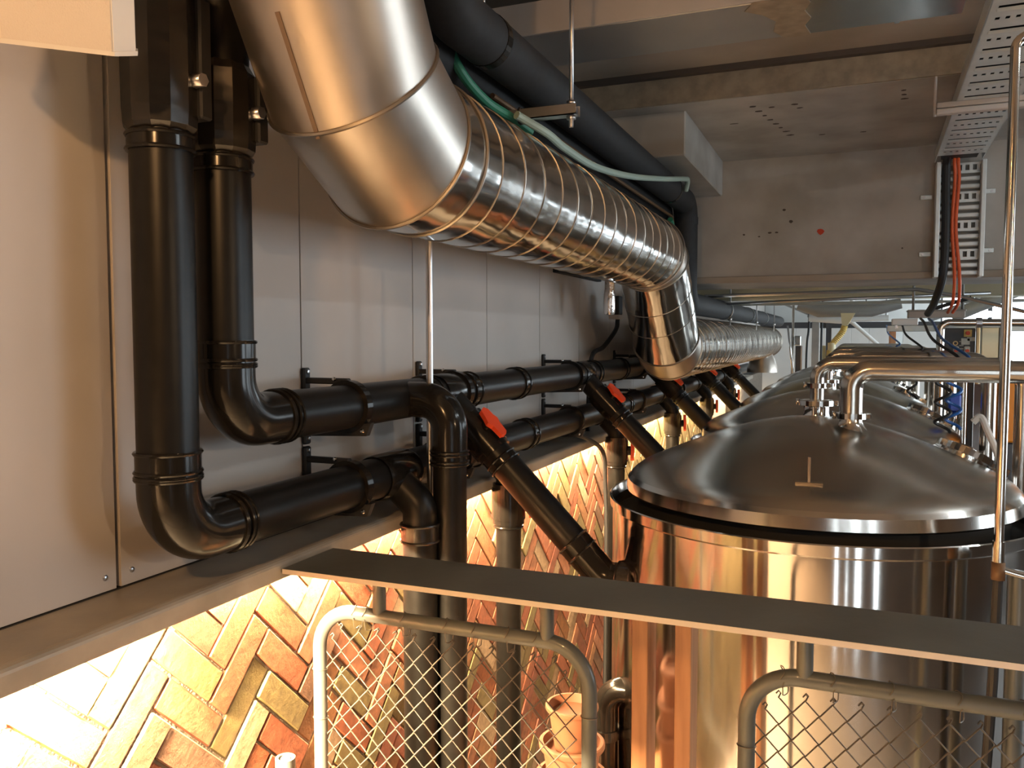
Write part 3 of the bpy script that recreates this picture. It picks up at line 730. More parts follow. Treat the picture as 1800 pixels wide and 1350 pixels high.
# ================================================================== CABLE TRAYS, PIPES ON THE RIGHT
tr = thing('cable_tray', 'perforated galvanised cable tray under the ceiling at upper right', 'cable tray', (1.85, 3.9, 2.55))
ta = math.atan2(0.055, 2.4); td = Vector((math.sin(ta), math.cos(ta), 0)); tx = Vector((math.cos(ta), -math.sin(ta), 0))
T0 = Vector((1.70, 2.2, 2.55)); TW = 0.225; TL = 2.92
def tray_sheet():
    """bottom sheet with real slots and holes: rows along the tray"""
    mb = MB(); P = lambda a, b, h=0.0: T0 + tx*a + td*b + Vector((0, 0, h))
    th = 0.0015; row = 0.098; b = 0.0; k = 0
    def slab(a0, a1, b0, b1):
        mb.add([P(a0, b0), P(a1, b0), P(a1, b1), P(a0, b1), P(a0, b0, th), P(a1, b0, th), P(a1, b1, th), P(a0, b1, th)],
               [(3,2,1,0),(4,5,6,7),(0,1,5,4),(1,2,6,5),(2,3,7,6),(3,0,4,7)])
    while b + row*2 <= TL:
        # a row with one long slot
        slab(0, 0.022, b, b+0.022); slab(TW-0.022, TW, b, b+0.022); slab(0, TW, b+0.022, b+row)
        # ridge fold next to the slot
        c = b + 0.022
        mb.add([P(0.02, c), P(TW-0.02, c), P(TW-0.02, c+0.020), P(0.02, c+0.020), P(0.02, c+0.010, -0.006), P(TW-0.02, c+0.010, -0.006)], [(0, 1, 5, 4), (4, 5, 2, 3), (0, 4, 3), (1, 2, 5)])
        # a row of small holes
        b2 = b + row; n = 7; x0 = 0.016; st = (TW-0.032)/n
        slab(0, x0, b2, b2+0.024); slab(TW-x0, TW, b2, b2+0.024)
        for i in range(n):
            slab(x0+st*i, x0+st*i+st*0.29, b2, b2+0.024); slab(x0+st*i+st*0.73, x0+st*(i+1), b2, b2+0.024)
        slab(0, TW, b2+0.024, b2+row)
        b += row*2
    return mb
tray_sheet().build('perforated_sheet', 'tray', tr)
for a in (0.0, TW):
    mb = MB(); e = T0 + tx*a
    mb.obox(e + td*TL/2 + Vector((0, 0, 0.03)), tx, td, (0, 0, 1), 0.0015, TL/2, 0.03)
    mb.obox(e + td*TL/2 + Vector((0, 0, 0.06)) + tx*(0.006 if a == 0 else -0.006), tx, td, (0, 0, 1), 0.006, TL/2, 0.0015)
    mb.build('side_flange', 'tray', tr)
MB().obox(T0 + tx*TW/2 + td*TL/2 + Vector((0, 0, 0.025)), tx, td, (0, 0, 1), 0.085, TL/2-0.02, 0.016).build('cable_bundle', 'black_matt', tr)
us = thing('tray_support', 'steel channel bar carrying the upper cable tray', 'channel', (1.9, 3.86, 2.52))
for zz in (2.505, 2.530): MB().box((1.665, 3.83, zz), (2.5, 3.87, zz+0.022), 0.003).build('channel_bar', 'ductface', us)
MB().cyl((1.66, 3.85, 2.50), (1.66, 3.85, CEIL), 0.006, 8).build('threaded_rod', 'ductface', us)
MB().cyl((2.40, 3.85, 2.50), (2.40, 3.85, CEIL), 0.006, 8).build('threaded_rod', 'ductface', us)
# upright tray on the beam
vt = thing('cable_ladder', 'upright galvanised cable ladder fixed to the concrete beam', 'cable tray', (1.90, 5.17, 1.92))
vx0, vx1, vz0, vz1 = 1.775, 2.015, 1.925, 2.55
for xx in (vx0, vx1-0.022):
    MB().box((xx, 5.105, vz0), (xx+0.022, 5.195, vz1), 0.003).build('side_rail', 'tray', vt)
z = vz0 + 0.012; k = 0
while z < vz1 - 0.05:
    mb = MB()
    if k % 3 == 2:
        mb.box((vx0+0.02, 5.160, z), (vx1-0.02, 5.178, z+0.016))
        n = 5; w_ = (vx1-vx0-0.06)/n
        for i in range(n+1): mb.box((vx0+0.026+i*w_-0.006, 5.16, z+0.016), (vx0+0.026+i*w_+0.010, 5.178, z+0.046))
        mb.box((vx0+0.02, 5.160, z+0.046), (vx1-0.02, 5.178, z+0.058)); z += 0.072
    else:
        mb.box((vx0+0.02, 5.150, z), (vx1-0.02, 5.172, z+0.026), 0.005); z += 0.042
    mb.build('rung', 'tray', vt); k += 1
for xx, zz in ((1.735, 2.375), (2.04, 2.39), (1.735, 2.06), (2.04, 2.07)):
    p = MB().box((xx-0.03, 5.188, zz-0.013), (xx+0.03, 5.199, zz+0.013), 0.003).build('fixing_lug', 'tray', vt)
    MB().cyl((xx + (-0.012 if xx < 1.8 else 0.012), 5.18, zz), (xx + (-0.012 if xx < 1.8 else 0.012), 5.19, zz), 0.007, 6).build('bolt', 'zinc', p)
tag(MB().tube(smooth_path([(1.825, 4.9, 2.60), (1.825, 5.10, 2.56), (1.825, 5.13, 2.45), (1.83, 5.13, 2.2), (1.825, 5.14, 1.95), (1.80, 5.30, 1.80), (1.79, 5.6, 1.74)]), 0.021, 10).build('black_cable', 'black_matt'), 'thick black cable bundle in the upright cable ladder', 'cable')
for i, (dx, w) in enumerate(((0.034, 'left'), (0.052, 'right'))):
    tag(MB().tube(smooth_path([(1.825+dx, 4.9, 2.60), (1.825+dx, 5.09, 2.56), (1.83+dx*1.1, 5.125, 2.45), (1.826+dx, 5.125, 2.2), (1.835+dx*1.3, 5.13, 1.95), (1.83+dx*1.6, 5.22, 1.80), (1.83+dx*1.4, 5.4, 1.74)]), 0.0085, 8).build('orange_cable', 'orange_cable'), 'orange cable in the upright ladder, %s one of the pair' % w, 'cable')

# slim stainless tube standing in front of the tank at the right
PXR, PYR = 1.690, 2.19
sp = thing('standing_tube', 'slim stainless tube with elbow top standing before the nearest tank', 'tube', (PXR, PYR, 1.0))
MB().tube(fillet([(PXR, PYR, 1.10), (PXR, PYR, 2.275), (PXR+0.5, PYR, 2.275)], 0.03, 8), 0.0108, 16).build('tube', 'steel_rim', sp)
MB().cyl((PXR, PYR, 1.075), (PXR, PYR, 1.125), 0.0135, 18).build('socket', 'steel_rim', sp)
MB().cyl((PXR, PYR, 1.035), (PXR, PYR, 1.077), 0.016, 6).build('union_nut', 'copper', sp)
MB().cyl((PXR+0.01, PYR, 1.058), (PXR+0.12, PYR+0.02, 1.03), 0.009, 12).build('side_arm', 'chrome', sp)
tag(MB().tube([(PXR, PYR, 1.04), (PXR-0.003, PYR, 0.8), (PXR-0.012, PYR+0.01, 0.5), (PXR-0.014, PYR+0.01, PIT)], 0.0115, 10).build('black_hose', 'black_matt'), 'black hose hanging below the slim stainless tube', 'hose')
tag(MB().cyl((1.735, 2.22, PIT), (1.735, 2.22, 1.05), 0.021, 18).build('pale_post', 'gate'), 'pale green post beside the black hose at the right', 'post')

# ================================================================== TANKS
TX = 1.258
def make_tank():
    y = TY0
    t = thing('fermentation_tank', '', 'tank', (TX, y, PIT), 'row of stainless tanks')
    c = Vector((TX, y, 0))
    MB().lathe(c, [(0.10, -0.55), (0.40, -0.50), (0.60, -0.42), (0.622, -0.36), (0.622, 1.060), (0.630, 1.066), (0.632, 1.094), (0.629, 1.097), (0.625, 1.094), (0.618, 1.066)], 128).build('shell', 'steel', t)
    MB().lathe(c, [(0.618, 1.066), (0.614, 1.035), (0.54, 1.035), (0.54, 1.113)], 96).build('rim_gutter', 'gap', t)
    MB().lathe(c, [(0.54, 1.113), (0.575, 1.113), (0.578, 1.118), (0.574, 1.150), (0.562, 1.163)], 128).build('lid_skirt', 'steel_rim', t)
    lid = MB().lathe(c, [(0.562, 1.163), (0.552, 1.174), (0.53, 1.190), (0.49, 1.210), (0.43, 1.236), (0.35, 1.270), (0.26, 1.304), (0.17, 1.331), (0.09, 1.346), (0.0, 1.352)], 96).build('domed_lid', 'steel_lid', t)
    for i in range(4):
        a = R(45 + 90*i)
        MB().cyl((TX+0.5*math.cos(a), y+0.5*math.sin(a), PIT), (TX+0.5*math.cos(a), y+0.5*math.sin(a), -0.44), 0.03, 14).build('leg', 'steel_pipe', t)
    # front vent pipe: ferrule, clamp, riser and long arm to the right
    def clamp(p, r, par):
        q = MB().ring(p, (0, 0, 1), r+0.010, r-0.004, 0.016, 32).build('pipe_clamp', 'chrome', par)
        MB().box((p[0]+r+0.004, p[1]-0.010, p[2]-0.009), (p[0]+r+0.022, p[1]+0.010, p[2]+0.009), 0.003).build('clamp_lug', 'chrome', q)
        MB().cyl((p[0]-r-0.012, p[1], p[2]-0.01), (p[0]-r-0.012, p[1], p[2]+0.012), 0.006, 8).build('clamp_hinge', 'chrome', q)
    x1, y1 = TX+0.108, y-0.10
    vp = MB().tube(fillet([(x1, y1, 1.36), (x1, y1, 1.502), (1.925, y1, 1.502), (1.925, y1, PIT)], [0.056, 0.08], 12), 0.0315, 28).build('vent_pipe', 'steel_pipe', t)
    MB().lathe((x1, y1, 0), [(0.050, 1.322), (0.037, 1.336), (0.032, 1.350), (0.032, 1.375)], 32).build('ferrule', 'steel_pipe', vp); clamp((x1, y1, 1.366), 0.034, vp)
    x2, y2 = TX, y+0.24
    vp = MB().tube(fillet([(x2, y2, 1.34), (x2, y2, 1.512), (1.862, y2, 1.512), (1.862, y2, PIT)], [0.055, 0.07], 12), 0.0225, 28).build('inlet_pipe', 'steel_pipe', t)
    MB().lathe((x2, y2, 0), [(0.065, 1.312), (0.046, 1.325), (0.041, 1.34), (0.041, 1.365), (0.055, 1.370), (0.055, 1.385), (0.022, 1.388)], 32).build('ferrule', 'chrome', vp)
    clamp((x2, y2, 1.376), 0.048, vp); clamp((x2, y2, 1.435), 0.025, vp)
    # lifting lug at the front
    lg = MB().obox((TX+0.010, y-0.475, 1.2195), (0, 0.93, 0.37), (1, 0, 0), (0, -0.37, 0.93), 0.004, 0.034, 0.003).build('lug_base', 'steel_rim', t)
    MB().box((TX+0.006, y-0.478, 1.216), (TX+0.014, y-0.470, 1.288), 0.001).build('lifting_lug', 'steel_rim', lg)
    # clamped port on the right shoulder
    nd = Vector((0.42, 0.18, 0.89)).normalized(); pc = Vector((TX+0.435, y+0.16, 1.215))
    pt = MB().cyl(pc-nd*0.03, pc+nd*0.030, 0.072, 36).build('side_port', 'steel_rim', t)
    MB().ring(pc+nd*0.022, nd, 0.090, 0.068, 0.020, 40).build('port_clamp', 'chrome', pt)
    MB().cyl(pc+nd*0.030, pc+nd*0.036, 0.074, 36).build('port_cap', 'steel_rim', pt)
    hx = Vector((0.86, -0.2, -0.4)).normalized()
    MB().obox(pc+nd*0.022+hx*0.105, hx, nd, hx.cross(nd), 0.022, 0.011, 0.014).build('clamp_lug', 'chrome', pt)
    return t
tank0 = make_tank()
ORD = ['nearest stainless tank with domed lid, just behind the chain link gates', 'second stainless tank from the front, its dome partly hidden', 'third stainless tank from the front in the row', 'fourth stainless tank from the front in the row', 'farthest stainless tank at the end of the row']
for k in range(NT):
    t = tank0 if k == 0 else copy_tree(tank0)
    t['label'] = ORD[k]
    t.location = (TX, TY0 + TP*k, PIT)

# ================================================================== RAIL, GATES, POSTS
rl = thing('rail_plate', 'dark flat steel plate rail across the top of the gates', 'rail', (1.0, 1.64, 1.06))
MB().box((LEDGE_X+0.002, 1.538, 1.056), (2.6, 1.740, 1.068), 0.0006).build('plate', 'rail', rl)
MB().box((LEDGE_X+0.003, 1.5365, 1.0565), (2.6, 1.538, 1.0675)).build('cut_edge', 'rail_edge', rl)
MB().box((2.45, 1.6, -0.62), (2.5, 1.68, 1.056)).build('support_leg', 'rail', rl)
def gate(label, x0, x1, posts, knuckle):
    y, zt, zb, r = 1.64, 0.949, 0.06, 0.0165
    t = thing('chain_gate', label, 'gate', ((x0+x1)/2, y, zb), 'chain link gates under the rail')
    pts = fillet([(x0+0.3, y, zb), (x0, y, zb), (x0, y, zt), (x1, y, zt), (x1, y, zb), (x0+0.3, y, zb)], 0.095, 10)
    fr = MB().tube(pts, r, 18, False).build('gate_frame', 'gate', t)
    for xx in posts: MB().cyl((xx, y, zt), (xx, y, 1.057), 0.0155, 18).build('frame_post', 'gate', t)
    # chain link: interlocked zigzag wires
    mesh_ = MB().tube([(x0+0.02, y+0.012, zb+0.02), (x1-0.02, y+0.012, zb+0.02)], 0.0016, 6).build('chain_link', 'wire', t)
    dx, dz = 0.0490, 0.0545
    n = int((x1-x0-0.03)/(dx/2))
    for i in range(n):
        xc = x0 + 0.022 + i*dx/2
        # the corner radius lowers the top of the outer wires
        din = min(xc-x0, x1-xc); ztop = zt - 0.022 - (max(0, 0.10-din)**2/0.13)*1.1
        pts = []; kk = int((ztop-zb-0.02)/(dz/2))
        for j in range(kk+1):
            s_ = 1 if (j + i) % 2 == 0 else -1
            zz = ztop - ((ztop - zb) % (dz/2)) - j*dz/2 + (0.0)
            zz = 0.06 + round((ztop-0.06)/(dz/2) - j - 0.5)*dz/2
            if zz < zb+0.01: break
            par = 1 if (round((zz-0.06)/(dz/2)) + i) % 2 == 0 else -1
            pts.append(Vector((xc + par*dx/4*1.04, y + 0.0025*par + 0.004, zz)))
        if len(pts) < 3: continue
        p0 = pts[0]; hook = [p0 + Vector((0.004, 0.003, 0.008)), p0 + Vector((0.0, 0.004, 0.012)), p0 + Vector((-0.005, 0.001, 0.007))]
        path_ = hook[::-1]
        for a, b in zip(pts[:-1], pts[1:]):
            # slight overbend at each interlock
            path_ += [a, a.lerp(b, 0.12) + Vector((0, 0.0015, 0)), a.lerp(b, 0.5), a.lerp(b, 0.88) - Vector((0, 0.0015, 0))]
        path_.append(pts[-1])
        MB().tube(path_, 0.0016, 5, False).build('chain_wire', 'wire', mesh_)
    # tie wires lashing the mesh to the frame
    for xx in knuckle:
        c = Vector((xx, y, zt))
        pts = [c + Vector((0.02*math.sin(a*2)*0.3 + (a/6.3)*0.012, -(r+0.002)*math.cos(a), (r+0.002)*math.sin(a) - (0.018 if a > 4.0 and a < 5.4 else 0))) for a in [k*0.35 for k in range(18)]]
        MB().tube(pts, 0.0011, 5, False).build('tie_wire', 'wire_dark', fr)
    for zz in (0.80, 0.68, 0.52, 0.36):
        for xx in (x0, x1): MB().torus((xx, y, zz), (0, 0.1, 1), r+0.0015, 0.0011, 20, 5).build('tie_wire', 'wire_dark', fr)
    return t
gate('left chain link gate in front of the bricks and terracotta pots', 0.190, 0.867, (0.357, 0.772), (0.29, 0.32, 0.42, 0.53, 0.60, 0.68, 0.745))
gate('right chain link gate in front of the nearest tank', 1.188, 2.25, (1.293, 2.10), (1.25, 1.34, 1.44, 1.55, 1.65, 1.78))
def stud(x, label):
    t = thing('timber_post', label, 'post', (x, 1.80, PIT), 'timber posts under the rail')
    MB().box((x-0.0175, 1.762, PIT), (x+0.0175, 1.850, 0.985), 0.0015).build('post_body', 'timber', t)
    MB().box((x-0.022, 1.757, 0.0), (x+0.022, 1.855, 0.03)).build('post_strap', 'zinc', t)
stud(0.945, 'reddish timber post under the rail, nearer the black elbow pipe')
stud(1.040, 'reddish timber post under the rail, in front of the tank shell')
hp = thing('hinge_post', 'short grey steel hinge post with open round top at the left gate', 'post', (0.215, 1.47, 0.0))
MB().lathe((0.215, 1.47, 0), [(0.0, 0.0), (0.022, 0.0), (0.022, 0.665), (0.015, 0.665), (0.015, 0.62), (0.0, 0.62)], 24).build('post_tube', 'gate', hp)
MB().lathe((0.215, 1.47, 0), [(0.0, 0.62), (0.010, 0.62), (0.010, 0.663), (0.0, 0.666)], 20).build('post_cap', 'white', hp)

# terracotta pots stacked one inside the other
def pot(cx, cy, zr, r, label):
    t = thing('terracotta_pot', label, 'pot', (cx, cy, zr-0.2), 'stacked terracotta pots')
    h = r*1.75
    MB().lathe((cx, cy, 0), [(0.0, zr-h), (r*0.66, zr-h), (r*0.90, zr-r*0.22)], 40).build('pot_body', 'terracotta', t)
    MB().lathe((cx, cy, 0), [(r*0.90, zr-r*0.22), (r*1.0, zr-r*0.21), (r*1.03, zr-r*0.16), (r*1.03, zr-0.04*r), (r*0.99, zr), (r*0.90, zr), (r*0.86, zr-r*0.10), (r*0.80, zr-r*0.30), (r*0.3, zr-r*0.36), (0.0, zr-r*0.30)], 40).build('pot_rim', 'terracotta', t)
PCX, PCY = 0.660, 2.16
pot(PCX, PCY, 0.575, 0.072, 'topmost terracotta pot of the stack behind the left gate')
pot(PCX, PCY, 0.470, 0.090, 'middle terracotta pot of the stack behind the left gate')
pot(PCX, PCY, 0.375, 0.100, 'lowest visible terracotta pot of the stack behind the left gate')
stand = thing('pot_stand', 'rough timber block the terracotta pots stand on', 'block', (PCX, PCY, PIT))
MB().box((PCX-0.13, PCY-0.13, PIT), (PCX+0.13, PCY+0.13, 0.195), 0.006).build('block_body', 'timber', stand)
MB().box((PCX-0.14, PCY-0.14, 0.19), (PCX+0.14, PCY+0.14, 0.20), 0.002).build('block_top', 'timber', stand)
# black elbow pipe low on the tank side
ep = thing('outlet_elbow', 'black elbow pipe turning down from the nearest tank, right of the pots', 'pipe', (0.70, 2.42, PIT))
MB().tube(fillet([(0.80, 2.42, 0.525), (0.685, 2.42, 0.525), (0.685, 2.42, PIT)], 0.07, 12), 0.038, 24).build('elbow_pipe', 'black_gloss', ep)
MB().ring((0.685, 2.42, 0.38), (0, 0, 1), 0.043, 0.036, 0.03, 28).build('coupling', 'tape', ep)

# ================================================================== SENSOR BELOW THE DUCT
fs = thing('foil_sensor', 'silver foil wrapped cylinder hanging below the end of the duct', 'sensor', (0.25, 4.0, 1.70))
MB().lathe((0.25, 4.0, 0), [(0.0, 1.708), (0.024, 1.710), (0.029, 1.722), (0.029, 1.80), (0.024, 1.84), (0.023, 1.95)], 20).build('foil_wrap', 'foil', fs)
MB().box((0.09, 4.56, 1.725), (0.15, 4.64, 1.83), 0.004).build('sensor_box', 'black_matt', fs)
MB().box((0.09, 4.56, 1.70), (0.15, 4.64, 1.725), 0.003).build('box_cover', 'ductface', fs)
tag(MB().box((0.0, 3.86, 1.915), (0.03, 4.62, 1.937), 0.003).build('wall_channel', 'black_matt'), 'black channel bar on the wall under the duct', 'channel')

# ================================================================== BACKGROUND BEYOND THE BEAM
tag(MB().tube(fillet([(0.40, 5.95, 1.885), (1.75, 5.95, 1.905), (2.0, 5.95, 1.855), (2.9, 5.95, 1.60)], 0.1, 5), 0.012, 10).build('conduit', 'zinc'), 'zinc conduit running along under the concrete beam then sloping down right', 'conduit')
tag(MB().cyl((0.30, 6.2, 1.835), (2.2, 6.2, 1.885), 0.010, 8).build('conduit', 'zinc'), 'second zinc conduit behind the first under the concrete beam', 'conduit')
tag(MB().box((0.0, 6.6, 1.885), (4.5, 6.9, 2.62), 0.01).build('cream_beam', 'cream'), 'cream painted beam behind the concrete beam', 'beam')
tag(MB().box((0.0, 7.6, 1.875), (4.5, 7.66, 1.90), 0.003).build('strut_channel', 'beam_steel'), 'pale steel channel bar under the cream beam', 'channel')
for i, (x, y, w) in enumerate(((0.52, 6.4, 'nearest the dark insulated pipe'), (0.56, 7.9, 'in the middle over the far spiral duct'), (0.60, 9.3, 'farthest over the far spiral duct'))):
    t = thing('pipe_hanger', 'thin zinc rod hanger ' + w, 'hanger', (x, y, 1.66), 'rod hangers over the far duct')
    MB().cyl((x, y, 1.66), (x, y, 2.62), 0.006, 8).build('threaded_rod', 'zinc', t); MB().cyl((x, y, 1.72), (x, y, 1.745), 0.014, 6).build('nut', 'zinc', t)
    MB().ring((XP+0.01, y, 1.80), (0, 1, 0), RP+0.006, RP+0.001, 0.02, 24).build('hanger_ring', 'zinc', t)
# far horizontal grey duct and white tube
gd = thing('grey_duct', 'wide grey sheet duct under the ceiling in the background', 'duct', (1.35, 9, 1.87))
MB().tube([(0.85, 9.1, 1.93), (1.05, 9.1, 1.875), (1.55, 9.1, 1.875), (1.82, 9.1, 1.93)], [0.05, 0.075, 0.075, 0.05], 20).build('duct_body', 'ductgrey', gd)
MB().tube([(0.95, 9.3, 1.80), (1.25, 9.3, 1.785), (1.36, 9.3, 1.765)], [0.04, 0.05, 0.03], 14).build('duct_spigot', 'white_paint', gd)
tag(MB().cyl((1.36, 9.4, 1.785), (1.72, 9.4, 1.795), 0.030, 14).cyl((1.70, 9.4, 1.795), (1.70, 9.4, 2.62), 0.012, 8).build('white_tube', 'white_paint'), 'white horizontal tube below the wide grey duct', 'tube')
for xx in (1.10, 1.50): MB().cyl((xx, 9.1, 1.94), (xx, 9.1, 2.62), 0.008, 8).build('hanger_rod', 'zinc', gd)
# steel column
sc = thing('steel_column', 'grey square steel column in the background left of the yellow hose', 'column', (0.98, 10.5, PIT))
MB().box((0.935, 10.45, PIT), (1.02, 10.53, 2.62), 0.004).build('column_shaft', 'beam_steel', sc); MB().box((0.88, 10.42, 1.83), (1.08, 10.56, 1.86)).build('column_plate', 'beam_steel', sc)
MB().obox((0.75, 10.5, 1.93), (1, 0, -0.45), (0, 1, 0), (0.45, 0, 1), 0.30, 0.02, 0.012).build('brace', 'beam_steel', sc)
tag(MB().cyl((0.78, 9.5, PIT), (0.78, 9.5, 2.62), 0.014, 10).build('thin_pole', 'steel_pipe'), 'thin steel pole at the far end of the spiral duct', 'pole')
tag(MB().cyl((0.735, 9.35, 1.72), (0.80, 9.35, 1.18), 0.010, 8).build('thin_pole', 'zinc'), 'slanting thin rod beside the thin steel pole', 'pole')
jb = thing('junction_box', 'small grey junction box on the thin pole in the background', 'box', (0.835, 9.5, 1.5)); MB().box((0.80, 9.47, 1.505), (0.865, 9.53, 1.61), 0.006).build('box_body', 'ductbright', jb); MB().box((0.81, 9.465, 1.515), (0.855, 9.472, 1.60)).build('box_lid', 'ductgrey', jb)
db = thing('dark_cabinet', 'dark grey slim cabinet below the small junction box', 'cabinet', (0.84, 9.6, PIT)); MB().box((0.805, 9.55, PIT), (0.872, 9.70, 1.50), 0.006).build('cabinet_body', 'frame_dark', db); MB().box((0.862, 9.545, PIT), (0.874, 9.552, 1.50)).build('cabinet_edge', 'zinc', db)
tag(MB().tube(smooth_path([(1.045, 10.2, 2.2), (1.06, 10.2, 1.9), (1.05, 10.2, 1.6), (1.05, 10.2, PIT)]), 0.012, 8).build('black_cable', 'black_matt'), 'black cable hanging right of the grey steel column', 'cable')
tag(MB().tube(smooth_path([(0.92, 10.2, 2.2), (0.91, 10.2, 1.7), (0.89, 10.2, 1.3), (0.89, 10.2, PIT)]), 0.012, 8).build('black_cable', 'black_matt'), 'black cable hanging left of the grey steel column', 'cable')
# yellow flexible hose with funnel
yh = thing('yellow_hose', 'yellow corrugated hose with cream funnel hanging in the background', 'hose', (1.25, 8, 1.38))
MB().poly([(1.275, 1.81), (1.395, 1.81), (1.335, 1.70), (1.287, 1.70)], 7.95, 8.05, lambda a, b, h: Vector((a, h, b))).build('funnel', 'yellow_pale', yh)
hpth = smooth_path([(1.311, 8, 1.70), (1.295, 8, 1.65), (1.262, 8, 1.60), (1.225, 8, 1.555), (1.205, 8, 1.52)], 8)
MB().tube(hpth, [0.030 if i % 2 else 0.025 for i in range(len(hpth))], 14).build('corrugated_hose', 'yellow', yh)
MB().cyl((1.205, 8, 1.545), (1.205, 8, 1.47), 0.034, 14).build('hose_cuff', 'yellow_pale', yh); MB().cyl((1.190, 8, 1.48), (1.185, 8, PIT), 0.028, 12).build('stand_pipe', 'yellow', yh)
MB().cyl((1.14, 8.02, 1.52), (1.14, 8.02, PIT), 0.016, 10).build('side_pipe', 'yellow_pale', yh)
tag(MB().tube([(1.37, 12, 2.62), (1.37, 12, 1.80), (1.78, 12, 1.42), (1.78, 12, PIT)], 0.032, 14).build('white_brace', 'white_paint'), 'white diagonal tube right of the yellow hose', 'tube')
# white panelled partition with dark strip above
pw = thing('white_partition', 'white panelled partition at the back behind the yellow hose', 'partition', (1.45, 14, PIT))
for a, b in ((-0.1, 0.55), (0.555, 1.0), (1.08, 1.365), (1.37, 1.62), (1.625, 1.905), (2.1, 2.6), (2.61, 3.2)): MB().box((a, 13.95, PIT), (b, 14.02, 1.735), 0.004).build('partition_panel', 'white_paint', pw)
MB().box((-0.1, 14.0, 1.735), (3.2, 14.05, 1.83)).build('dark_header', 'frame_dark', pw)
MB().box((1.0, 13.97, PIT), (1.08, 14.03, 1.83)).build('dark_stile', 'frame_dark', pw)
tag(MB().box((1.79, 10.95, PIT), (1.865, 11.05, 1.70), 0.004).build('brown_post', 'timber'), 'brown upright post right of the white partition', 'post')
# overhead boxes and pipes above tank row
ob = thing('overhead_trunking', 'brownish steel trunking box where the orange cables end', 'trunking', (1.84, 6.0, 1.72)); MB().box((1.705, 5.95, 1.722), (2.03, 6.1, 1.765), 0.004).build('trunking_body', 'ductface', ob); MB().box((1.70, 5.945, 1.762), (2.035, 6.105, 1.774), 0.003).build('trunking_lid', 'beam_steel', ob)
wb2 = thing('white_trunking', 'white box trunking left of the brownish trunking', 'trunking', (1.69, 6.0, 1.68)); MB().box((1.61, 5.98, 1.676), (1.765, 6.08, 1.718), 0.004).build('trunking_body', 'white', wb2); MB().box((1.63, 5.99, 1.655), (1.645, 6.06, 1.68)).build('cable_gland', 'zinc', wb2)
for i, x in enumerate((1.735, 2.02)):
    tag(MB().cyl((x, 6.02, 1.765), (x, 6.02, 2.62), 0.008, 8).build('threaded_rod', 'beam_steel'), 'thin rod holding the %s end of the brownish trunking' % ('left' if i == 0 else 'right'), 'rod')
tag(MB().obox((1.96, 6.0, 1.815), (1, 0, 0.32), (0, 1, 0), (-0.32, 0, 1), 0.11, 0.02, 0.012).build('black_brace', 'black_matt'), 'black slanted bracket above the brownish trunking', 'bracket')
ss = thing('overhead_pipe', 'stainless overhead pipe turning down behind the tank pipes', 'pipe', (1.85, 5.5, 1.3))
MB().tube(fillet([(1.852, 5.5, PIT), (1.852, 5.5, 1.685), (3.6, 5.5, 1.665)], 0.05, 8), 0.022, 16).build('pipe_body', 'steel_pipe', ss); MB().ring((2.05, 5.5, 1.682), (1, 0, 0), 0.030, 0.02, 0.03, 20).build('pipe_union', 'zinc', ss)
tag(MB().box((1.62, 7.0, 1.64), (4.2, 7.06, 1.685), 0.004).build('pale_rail', 'tray'), 'pale zinc rail behind the stainless overhead pipe', 'rail')
pl_ = thing('pendant_or_fill_lamp', 'bright oval lamp hanging in the background at the right', 'lamp', (2.40, 8, 1.80))
MB().lathe((2.40, 8, 1.79), [(0.0, 0.03), (0.05, 0.025), (0.085, 0.0), (0.06, -0.022), (0.0, -0.03)], 24).build('lamp_diffuser', 'lamp_cool', pl_); MB().cyl((2.40, 8, 1.82), (2.40, 8, 2.62), 0.006, 8).build('lamp_stem', 'zinc', pl_)
tag(MB().cyl((2.0, 8.3, 1.76), (3.0, 8.3, 2.16), 0.035, 14).build('sloping_pipe', 'ductgrey'), 'grey sloping pipe above the bright oval lamp', 'pipe')
tag(MB().cyl((2.1, 7.4, 1.76), (3.2, 7.4, 2.25), 0.05, 16).build('sloping_pipe', 'beam_steel'), 'thick grey sloping pipe at the upper right edge', 'pipe')
# control panel with buttons, stainless cabinet
cp = thing('control_panel', 'black control panel with red buttons and yellow switch behind the tanks', 'control panel', (2.06, 6.5, PIT))
MB().box((1.945, 6.5, PIT), (2.157, 6.62, 1.66), 0.006).build('panel_body', 'frame_dark', cp)
MB().box((2.085, 6.488, 1.60), (2.135, 6.5, 1.65), 0.003).build('yellow_plate', 'yellow', cp); MB().cyl((2.108, 6.47, 1.625), (2.108, 6.49, 1.625), 0.014, 12).build('red_switch', 'red', cp)
MB().box((2.07, 6.49, 1.545), (2.125, 6.5, 1.590), 0.002).build('label_plate', 'label_white', cp); MB().box((2.105, 6.49, 1.57), (2.155, 6.5, 1.598), 0.002).build('label_plate', 'label_white', cp)
MB().torus((2.035, 6.49, 1.555), (0, 1, 0), 0.013, 0.004, 18, 6).build('key_switch', 'brass', cp)
for xx in (2.04, 2.108):
    bt = MB().box((xx-0.018, 6.488, 1.46), (xx+0.018, 6.5, 1.535), 0.006).build('button_plate', 'label_white', cp); MB().cyl((xx, 6.465, 1.503), (xx, 6.49, 1.503), 0.012, 14).build('red_button', 'red', bt)
for zz in (1.565, 1.538, 1.515, 1.487): MB().box((2.06, 6.492, zz), (2.085, 6.5, zz+0.004)).build('panel_slot', 'label_white', cp)
sc2 = thing('steel_cabinet', 'brassy stainless cabinet right of the black control panel', 'cabinet', (2.24, 6.5, PIT))
MB().box((2.195, 6.5, PIT), (2.30, 6.7, 1.665), 0.004).build('cabinet_body', 'kegsteel', sc2); MB().box((2.160, 6.47, PIT), (2.182, 6.5, 1.665), 0.004).build('cabinet_trim', 'brass', sc2); MB().box((2.302, 6.49, PIT), (2.33, 6.68, 1.665), 0.004).build('white_edge', 'white', sc2)
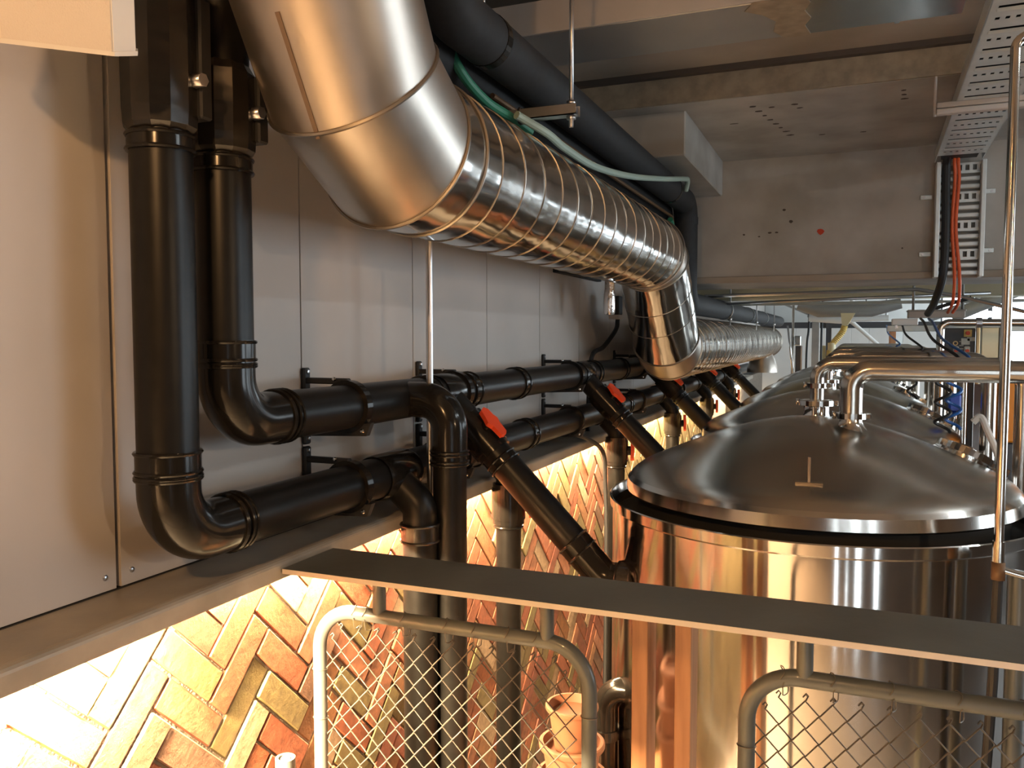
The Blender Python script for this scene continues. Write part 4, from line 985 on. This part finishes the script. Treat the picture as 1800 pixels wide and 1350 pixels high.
# orange machine and brown panel at the right edge
om = thing('orange_machine', 'orange cabinet at the right edge behind the slim stainless tube', 'cabinet', (2.2, 4.5, PIT))
MB().box((2.018, 4.45, 1.105), (2.6, 4.9, 1.40), 0.008).build('orange_door', 'orange', om); MB().box((2.016, 4.46, PIT), (2.62, 4.92, 1.10), 0.004).build('base', 'frame_dark', om); MB().box((2.022, 4.438, 1.13), (2.030, 4.45, 1.16)).build('door_latch', 'black_matt', om)
MB().lathe((2.13, 4.60, 1.40), [(0.075, 0.0), (0.07, 0.025), (0.04, 0.045), (0.0, 0.05)], 20).build('white_cover', 'white', om)
bp = thing('brown_cabinet', 'dark reddish brown cabinet left of the orange machine', 'cabinet', (1.99, 4.6, PIT)); MB().box((1.95, 4.56, PIT), (2.012, 4.8, 1.36), 0.004).build('cabinet_body', 'brown', bp); MB().cyl((1.985, 4.54, 1.20), (1.985, 4.56, 1.20), 0.010, 10).build('door_knob', 'chrome', bp)
# coil hoses, blue valve box
def coil(x, y, z0, z1, r, turns, rad):
    N = int(turns*18); return MB().tube([(x + r*math.cos(2*math.pi*turns*i/N), y + r*math.sin(2*math.pi*turns*i/N), z0 + (z1-z0)*i/N) for i in range(N+1)], rad, 7)
def coil_hose(x, y, z0, z1, ztop, m, label, turns=3.5, r=0.028):
    t = thing('coil_hose', label, 'hose', (x, y, z0), 'coiled air hoses over the tanks')
    coil(x, y, z0, z1, r, turns, 0.0065).build('coil', m, t)
    MB().tube(smooth_path([(x+r, y, z1), (x+r+0.02, y, z1+0.02), (x-0.02, y+0.3, z1+0.09), (x-0.01, y+0.9, ztop-0.03), (x, y+1.3, ztop)]), 0.0065, 7).build('hose_tail', m, t)
coil_hose(1.712, 3.75, 1.215, 1.50, 1.70, 'black_matt', 'black coiled hose behind the nearest tank')
coil_hose(1.760, 3.85, 1.22, 1.50, 1.70, 'blue', 'blue coiled hose next to the black coiled hose behind the nearest tank')
coil_hose(1.69, 5.2, 1.25, 1.52, 1.70, 'black_matt', 'black coiled hose farther back over the second tank', 3, 0.024)
coil_hose(1.66, 6.9, 1.28, 1.53, 1.70, 'blue', 'blue coiled hose farthest back over the tanks', 3, 0.024)
bb = thing('blue_actuator', 'small blue valve box beside the blue coiled hose', 'valve', (1.80, 4.2, 1.25)); MB().box((1.775, 4.17, 1.27), (1.825, 4.23, 1.345), 0.008).build('actuator_body', 'blue_box', bb); MB().cyl((1.80, 4.2, 1.20), (1.80, 4.2, 1.27), 0.012, 10).build('actuator_stem', 'chrome', bb)
# white strap loop by the side port
wl2 = tag(MB().tube(smooth_path([(1.765, 3.3, 1.30), (1.79, 3.3, 1.318), (1.81, 3.28, 1.27), (1.835, 3.25, 1.20), (1.85, 3.2, 1.12)]), 0.012, 8).build('white_hose', 'white'), 'white hose looping behind the clamped port of the nearest tank', 'hose')
